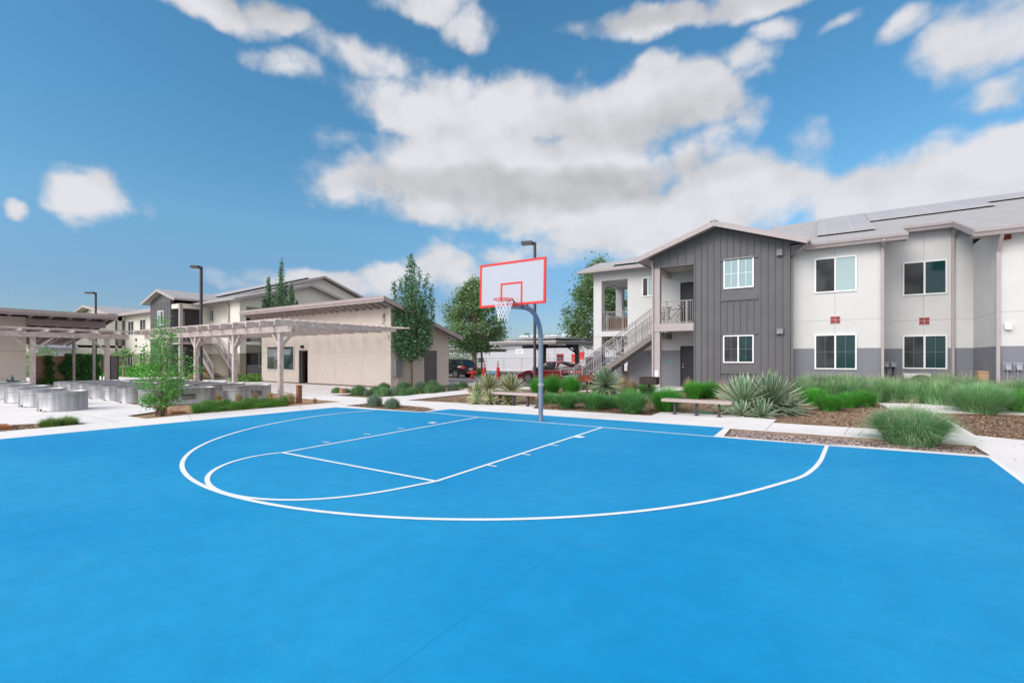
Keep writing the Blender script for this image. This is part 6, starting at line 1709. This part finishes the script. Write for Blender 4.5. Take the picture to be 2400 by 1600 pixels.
# distant greenery
def bush(name, label, loc, R_, Ht, n, m, sz, seed, cat='bush', group=None, z0=.0):
    rg = random.Random(seed); f = Fol()
    for i in range(n):
        a = rg.uniform(0,2*PI); q = rg.random()**.4; el = math.asin(rg.random()); p = Vector((math.cos(a)*math.cos(el)*R_*q, math.sin(a)*math.cos(el)*R_*q, z0+math.sin(el)*Ht*q)); p *= 1+.12*math.sin(a*5+el*7)
        f.leaf(p, sz*rg.uniform(.6,1.3), rg, rg.random())
    o = f.done(name, m); o.location = loc; return tag(o, label, cat, group)
for i, (u, d, R_, Ht, m, lb) in enumerate(((1060,60,3.2,3.0,'leaf_mid','olive-green bush beyond the fence at the clubhouse corner'),(1090,62,2.6,3.6,'leaf_dark','dark bush beyond the fence behind the black car'),(92,41,1.5,3.2,'leaf_mid','feathery tree top showing above the tan garden wall'),(1123,44.5,.8,.7,'leaf_mid','low bush at the foot of the broad tree'),
   (305,44,2.3,.95,'grass_bright','green planting below the windows of the left cream facade'),(345,42,1.6,1.1,'grass_bright','green planting at the foot of the left batten gable'),(480,37,1.3,.5,'straw','low straw-coloured planting at the foot of the left stairs'),(600,34.4,1.8,.5,'grass_lime','yellow-green planting below the slatted patio screen'),(1360,28,1.2,.75,'shrub','dark shrub at the stair foot'),(1395,27,1.0,.6,'grass_bright','green shrub under the outside stairs'))):
    p_ = D(u, d); bush('bush', lb, p_, R_, Ht, 3000, M[m], .16 if d > 30 else .1, 40+i)
p_ = D(283, 38.6)
bush('flowering_shrub', 'dark red-flowered shrub under the left stairs', D(484, 38.5), 1.0, .8, 1200, leafmat('red_leaf',(.10,.03,.04,1),(.4,.06,.08,1)), .1, 77)
# palm behind
def palm(label, loc, h, R_, seed, tr=.15, n=26):
    rg = random.Random(seed); o = T('palm', label, 'palm', loc); t = MB(); t.tube([(0,0,0),(.05,0,h*.6),(0,0,h)], [tr,tr*.8,tr*.7], 8); t.build('trunk', M['palebark'], o, local=True)
    f = Fol()
    for i in range(n):
        a = i*2.4; el = rg.uniform(-.4,1.3); d = Vector((math.cos(a)*math.cos(el), math.sin(a)*math.cos(el), math.sin(el)))
        for j in range(14):
            s_ = (j-6.5)/7; b = Vector((0,0,h)) + d*R_*.45; q = Vector((-math.sin(a), math.cos(a), 0)); e = (d + q*s_*.9).normalized()
            i0 = len(f.v); w = R_*.03; f.v += [tuple(b-q*w), tuple(b+q*w), tuple(b+e*R_*.55-Z3*R_*.06)]; f.rr += [rg.random()]*3; f.f.append((i0,i0+1,i0+2)); f.m.append(0)
        i0 = len(f.v); q = Vector((-math.sin(a), math.cos(a), 0))*R_*.012; f.v += [tuple(Vector((0,0,h))-q), tuple(Vector((0,0,h))+q), tuple(Vector((0,0,h))+d*R_*.47+q), tuple(Vector((0,0,h))+d*R_*.47-q)]; f.rr += [.5]*4; f.f.append((i0,i0+1,i0+2,i0+3)); f.m.append(0)
    f.done('fronds', M['leaf_mid'], o, local=True)
palm('tiny distant palm top above the far building roof', D(1235,110), H+52*110/F, 1.1, 1)
palm('fan palm beside the dark gate by the left facade', D(290,42), 1.3, 1.6, 2, .14)
# ivy on the garden wall
def ivy(name, label, y0, y1, z0, z1, th, n, seed, shape=None):
    rg = random.Random(seed); f = Fol()
    for i in range(n):
        y = rg.uniform(y0, y1); z = rg.uniform(z0, z1)
        if shape and not shape((y-y0)/(y1-y0), (z-z0)/(z1-z0), rg): continue
        p = Vector((wa2 + th*rg.uniform(.3,1), y, z)); f.leaf(p, rg.uniform(.07,.14), rg, rg.random(), .2, .9)
    o = f.done(name, M['ivy'], off=(wa2, (y0+y1)/2, 0)); return tag(o, label, 'ivy')
y0, y1 = BY(137, wa2), BY(236, wa2)
ivy('ivy_hedge', 'dense dark ivy covering the right part of the tan garden wall', y0, y1, 0, 1.95, .28, 6500, 5, lambda s, z, r: (s > .06+.1*math.sin(z*9)) and s < .97-.06*math.sin(z*12) and not (.25 < s < .30 and z < .35))
y0, y1 = BY(100, wa2), BY(132, wa2)
ivy('climbing_ivy', 'narrow column of climbing ivy on the bare left part of the tan wall', y0, y1, 0, 1.85, .28, 1500, 6, lambda s, z, r: abs(s-.5+.15*z) < .33-.1*z+.08*math.sin(z*20))
bush('bush', 'green ground shrub at the foot of the climbing ivy', Vector((wa2+.6, BY(112,wa2), 0)), .8, .55, 900, M['leaf_bright'], .08, 61)

# fallen leaves on paths and court
f = Fol(); rg = random.Random(17)
for u, v in ((2093,1026),(2293,1023),(2304,1033),(2375,1045),(2375,1077),(2394,1040),(2310,1016),(1991,1015),(1957,1066),(2005,1088),(1930,1090),(1906,1018),(1766,985),(1783,982),(750,944),(764,930),(2310,1097),(1850,1180),(2250,1010),(2384,1137)):
    c = G(u, v, .012); f.leaf(c, rg.uniform(.03,.055), rg, rg.random(), 6, .5)
tag(f.done('fallen_leaves', M['straw'] if False else leafmat('dry_leaf',(.06,.03,.015,1),(.2,.10,.04,1))), kind='stuff')
# ---------------------------------------------------------------- sky and light
w = bpy.data.worlds.new('World'); SC.world = w; w.use_nodes = True
nt = w.node_tree; t = NT(nt); bg = nt.nodes['Background']
SUN_EL, SUN_AZ = math.radians(33), math.radians(199)
sky = t.n('ShaderNodeTexSky'); sky.sky_type = 'NISHITA'; sky.sun_disc = False; sky.sun_elevation = SUN_EL; sky.sun_rotation = SUN_AZ
sky.air_density = 1.0; sky.dust_density = .4; sky.ozone_density = 1.6; sky.altitude = 100
dirv = t.n('ShaderNodeVectorMath', _operation='NORMALIZE', i0=t.n('ShaderNodeTexCoord').outputs['Generated']).outputs[0]
def dot(v): return t.n('ShaderNodeVectorMath', _operation='DOT_PRODUCT', i0=dirv, i1=v).outputs['Value']
xx, yy, zz = dot((CS, SN, 0)), dot((-SN, CS, 0)), dot((0,0,1))
az = t.math('ARCTAN2', xx, yy); el = t.math('ARCSINE', zz)
P = t.n('ShaderNodeCombineXYZ', X=az, Y=el).outputs[0]
# domain warp
wn = t.n('ShaderNodeTexNoise', Vector=P, Scale=3.2, Detail=5.0, Roughness=.55).outputs['Color']
wv = t.n('ShaderNodeVectorMath', _operation='SCALE', i0=t.n('ShaderNodeVectorMath', _operation='SUBTRACT', i0=wn, i1=(.5,.5,.5)).outputs[0], Scale=.17).outputs[0]
PW = t.n('ShaderNodeVectorMath', _operation='ADD', i0=P, i1=wv).outputs[0]
def pe(u, v):
    k = kk(u); return math.atan(k), math.atan((HY-v)/F/math.sqrt(1+k*k))
def blob(u, v, ru, rv, amp):
    a, e = pe(u, v); a1, _ = pe(u+ru, v); a0_, _ = pe(u-ru, v); _, e1 = pe(u, v-rv); _, e0 = pe(u, v+rv)
    d = t.n('ShaderNodeVectorMath', _operation='SUBTRACT', i0=PW, i1=(a, e, 0)).outputs[0]
    d = t.n('ShaderNodeVectorMath', _operation='MULTIPLY', i0=d, i1=(2/(a1-a0_), 2/(e1-e0), 0)).outputs[0]
    l2 = t.n('ShaderNodeVectorMath', _operation='DOT_PRODUCT', i0=d, i1=d).outputs['Value']
    return t.math('MULTIPLY', t.math('SUBTRACT', 1.0, l2), amp), t.n('ShaderNodeSeparateXYZ', Vector=d).outputs[1]
blobs = [(1100,265,360,110,1.0),(1480,260,270,120,1.0),(1270,420,480,135,1.3),(850,440,150,70,.7),(1000,500,170,50,.6),(1720,470,230,110,1.0),(1500,520,420,85,1.0),(2110,430,220,100,1.0),(2330,410,260,105,1.0),(1930,500,120,60,.8),(2200,520,420,70,.8),
 (420,-10,280,70,.9),(640,35,110,55,.8),(185,455,125,62,.95),(330,470,30,30,.25),(-10,450,50,28,.8),(1000,20,120,50,.75),(1110,75,80,45,.6),(660,165,90,50,.62),(860,135,150,60,.62),(760,350,60,30,.25),
 (1650,10,330,55,.9),(1820,45,90,35,.6),(1990,15,60,30,.5),(1515,160,70,50,.6),(1760,110,100,50,.5),(1780,150,70,25,.35),(2330,110,170,110,.7),(2370,220,130,60,.6),(2150,70,70,35,.35),
 (1050,640,100,62,.9),(760,660,230,42,.8),(930,650,70,32,.6),(1170,590,120,40,.45),(1290,590,200,40,.45),(1760,290,60,60,.3),(1880,330,60,60,.3)]
dens = None
for bl_ in blobs:
    b_, _y = blob(*bl_); b_ = t.math('MAXIMUM', b_, -.95)
    dens = b_ if dens is None else t.math('SMOOTH_MAX', dens, b_, .12)
behind = t.math('MULTIPLY', t.ramp(t.math('ABSOLUTE', az), 1.0, 1.35), 1.0)  # extra cloud cover outside the view, added for soft fill and reflections
dens = t.math('MAXIMUM', dens, t.math('SUBTRACT', t.math('MULTIPLY', behind, 1.9), .95))
Pc = t.n('ShaderNodeVectorMath', _operation='MULTIPLY', i0=P, i1=(1,1.15,1)).outputs[0]
n1 = t.n('ShaderNodeTexNoise', Vector=Pc, Scale=8.0, Detail=12.0, Roughness=.52).outputs[0]
r1 = t.n('ShaderNodeTexNoise', Vector=Pc, Scale=7.0, Detail=5.0, Roughness=.5).outputs[0]
r2 = t.n('ShaderNodeTexNoise', Vector=t.n('ShaderNodeVectorMath', _operation='ADD', i0=Pc, i1=(.012,.03,0)).outputs[0], Scale=7.0, Detail=5.0, Roughness=.5).outputs[0]
n0 = t.n('ShaderNodeTexNoise', Vector=Pc, Scale=2.6, Detail=3.0, Roughness=.5).outputs[0]
dd = t.math('ADD', t.math('MULTIPLY', t.math('MINIMUM', dens, 1.1), 1.45), t.math('MULTIPLY', t.math('SUBTRACT', n1, .5), 3.6))
dd = t.math('ADD', dd, t.math('MULTIPLY', t.math('SUBTRACT', n0, .5), .5))
alpha = t.ramp(dd, -.2, .85, 0, 1)
alpha = t.math('MULTIPLY', alpha, t.ramp(dd, -.1, 1.0, .55, 1.0))
# cloud tone: sunlit tops, grey bases and inner relief
a_, e_ = pe(1250, 430)
relief = t.math('MULTIPLY', t.math('SUBTRACT', r1, r2), .34)
thick = t.ramp(dd, .4, 1.6)
gb_, gy = blob(1250, 455, 420, 55, 1.0); gb2, _ = blob(1650, 5, 300, 30, .7); gb3, _ = blob(1480,300,200,50,.4); gb4, _ = blob(560,-10,240,40,.35)
grey = t.ramp(t.math('MAXIMUM', t.math('MAXIMUM', gb_, gb2), t.math('MAXIMUM', gb3, gb4)), -.8, .9)
tone = t.math('ADD', t.math('MULTIPLY_ADD', grey, -.165, .57), relief)
tone = t.math('SUBTRACT', tone, t.math('MULTIPLY', thick, -.04))
tone = t.math('MINIMUM', t.math('MAXIMUM', tone, .36), .615)
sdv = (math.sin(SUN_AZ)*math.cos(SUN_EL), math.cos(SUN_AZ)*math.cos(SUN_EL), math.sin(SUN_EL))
glow = t.ramp(dot(sdv), .28, .9, 1.0, 2.5)      # added fill: unseen cloud behind the camera brightened sunward to light the walls
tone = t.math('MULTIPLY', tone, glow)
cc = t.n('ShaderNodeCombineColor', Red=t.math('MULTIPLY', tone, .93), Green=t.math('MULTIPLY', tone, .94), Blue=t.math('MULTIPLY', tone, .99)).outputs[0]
SKYS = .15
skc = t.n('ShaderNodeVectorMath', _operation='SCALE', i0=sky.outputs[0], Scale=SKYS).outputs[0]
cr = t.n('ShaderNodeValToRGB', Fac=t.math('DIVIDE', el, math.radians(40), clamp=True)); E_ = cr.color_ramp.elements
E_[0].position = 0; E_[0].color = (.32,.36,.48,1); E_[1].position = 1; E_[1].color = (.40,.80,.87,1)
for p__, c__ in ((.19,(.36,.48,.59,1)),(.365,(.46,.70,.74,1)),(.62,(.40,.76,.83,1))): x_ = E_.new(p__); x_.color = c__
skc = t.n('ShaderNodeVectorMath', _operation='MULTIPLY', i0=skc, i1=cr.outputs[0]).outputs[0]
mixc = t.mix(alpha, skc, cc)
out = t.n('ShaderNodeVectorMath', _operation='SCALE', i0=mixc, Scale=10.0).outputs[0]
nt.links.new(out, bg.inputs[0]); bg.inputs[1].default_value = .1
sl = bpy.data.lights.new('sun', 'SUN'); so = bpy.data.objects.new('sun', sl); COL.objects.link(so)
sl.energy = 1.4; sl.angle = math.radians(30); sl.color = (1, .955, .89)
sd_ = Vector((math.sin(SUN_AZ)*math.cos(SUN_EL), math.cos(SUN_AZ)*math.cos(SUN_EL), math.sin(SUN_EL)))
so.rotation_euler = sd_.to_track_quat('Z', 'Y').to_euler(); so.location = (0,0,40)
vs = SC.view_settings; SC.display_settings.display_device = 'sRGB'; vs.view_transform = 'Standard'; vs.look = 'None'; vs.exposure = 0.42; vs.gamma = 1; vs.use_curve_mapping = False
SC.cycles.max_bounces = 6; SC.cycles.diffuse_bounces = 3; SC.cycles.glossy_bounces = 3; SC.cycles.transmission_bounces = 4
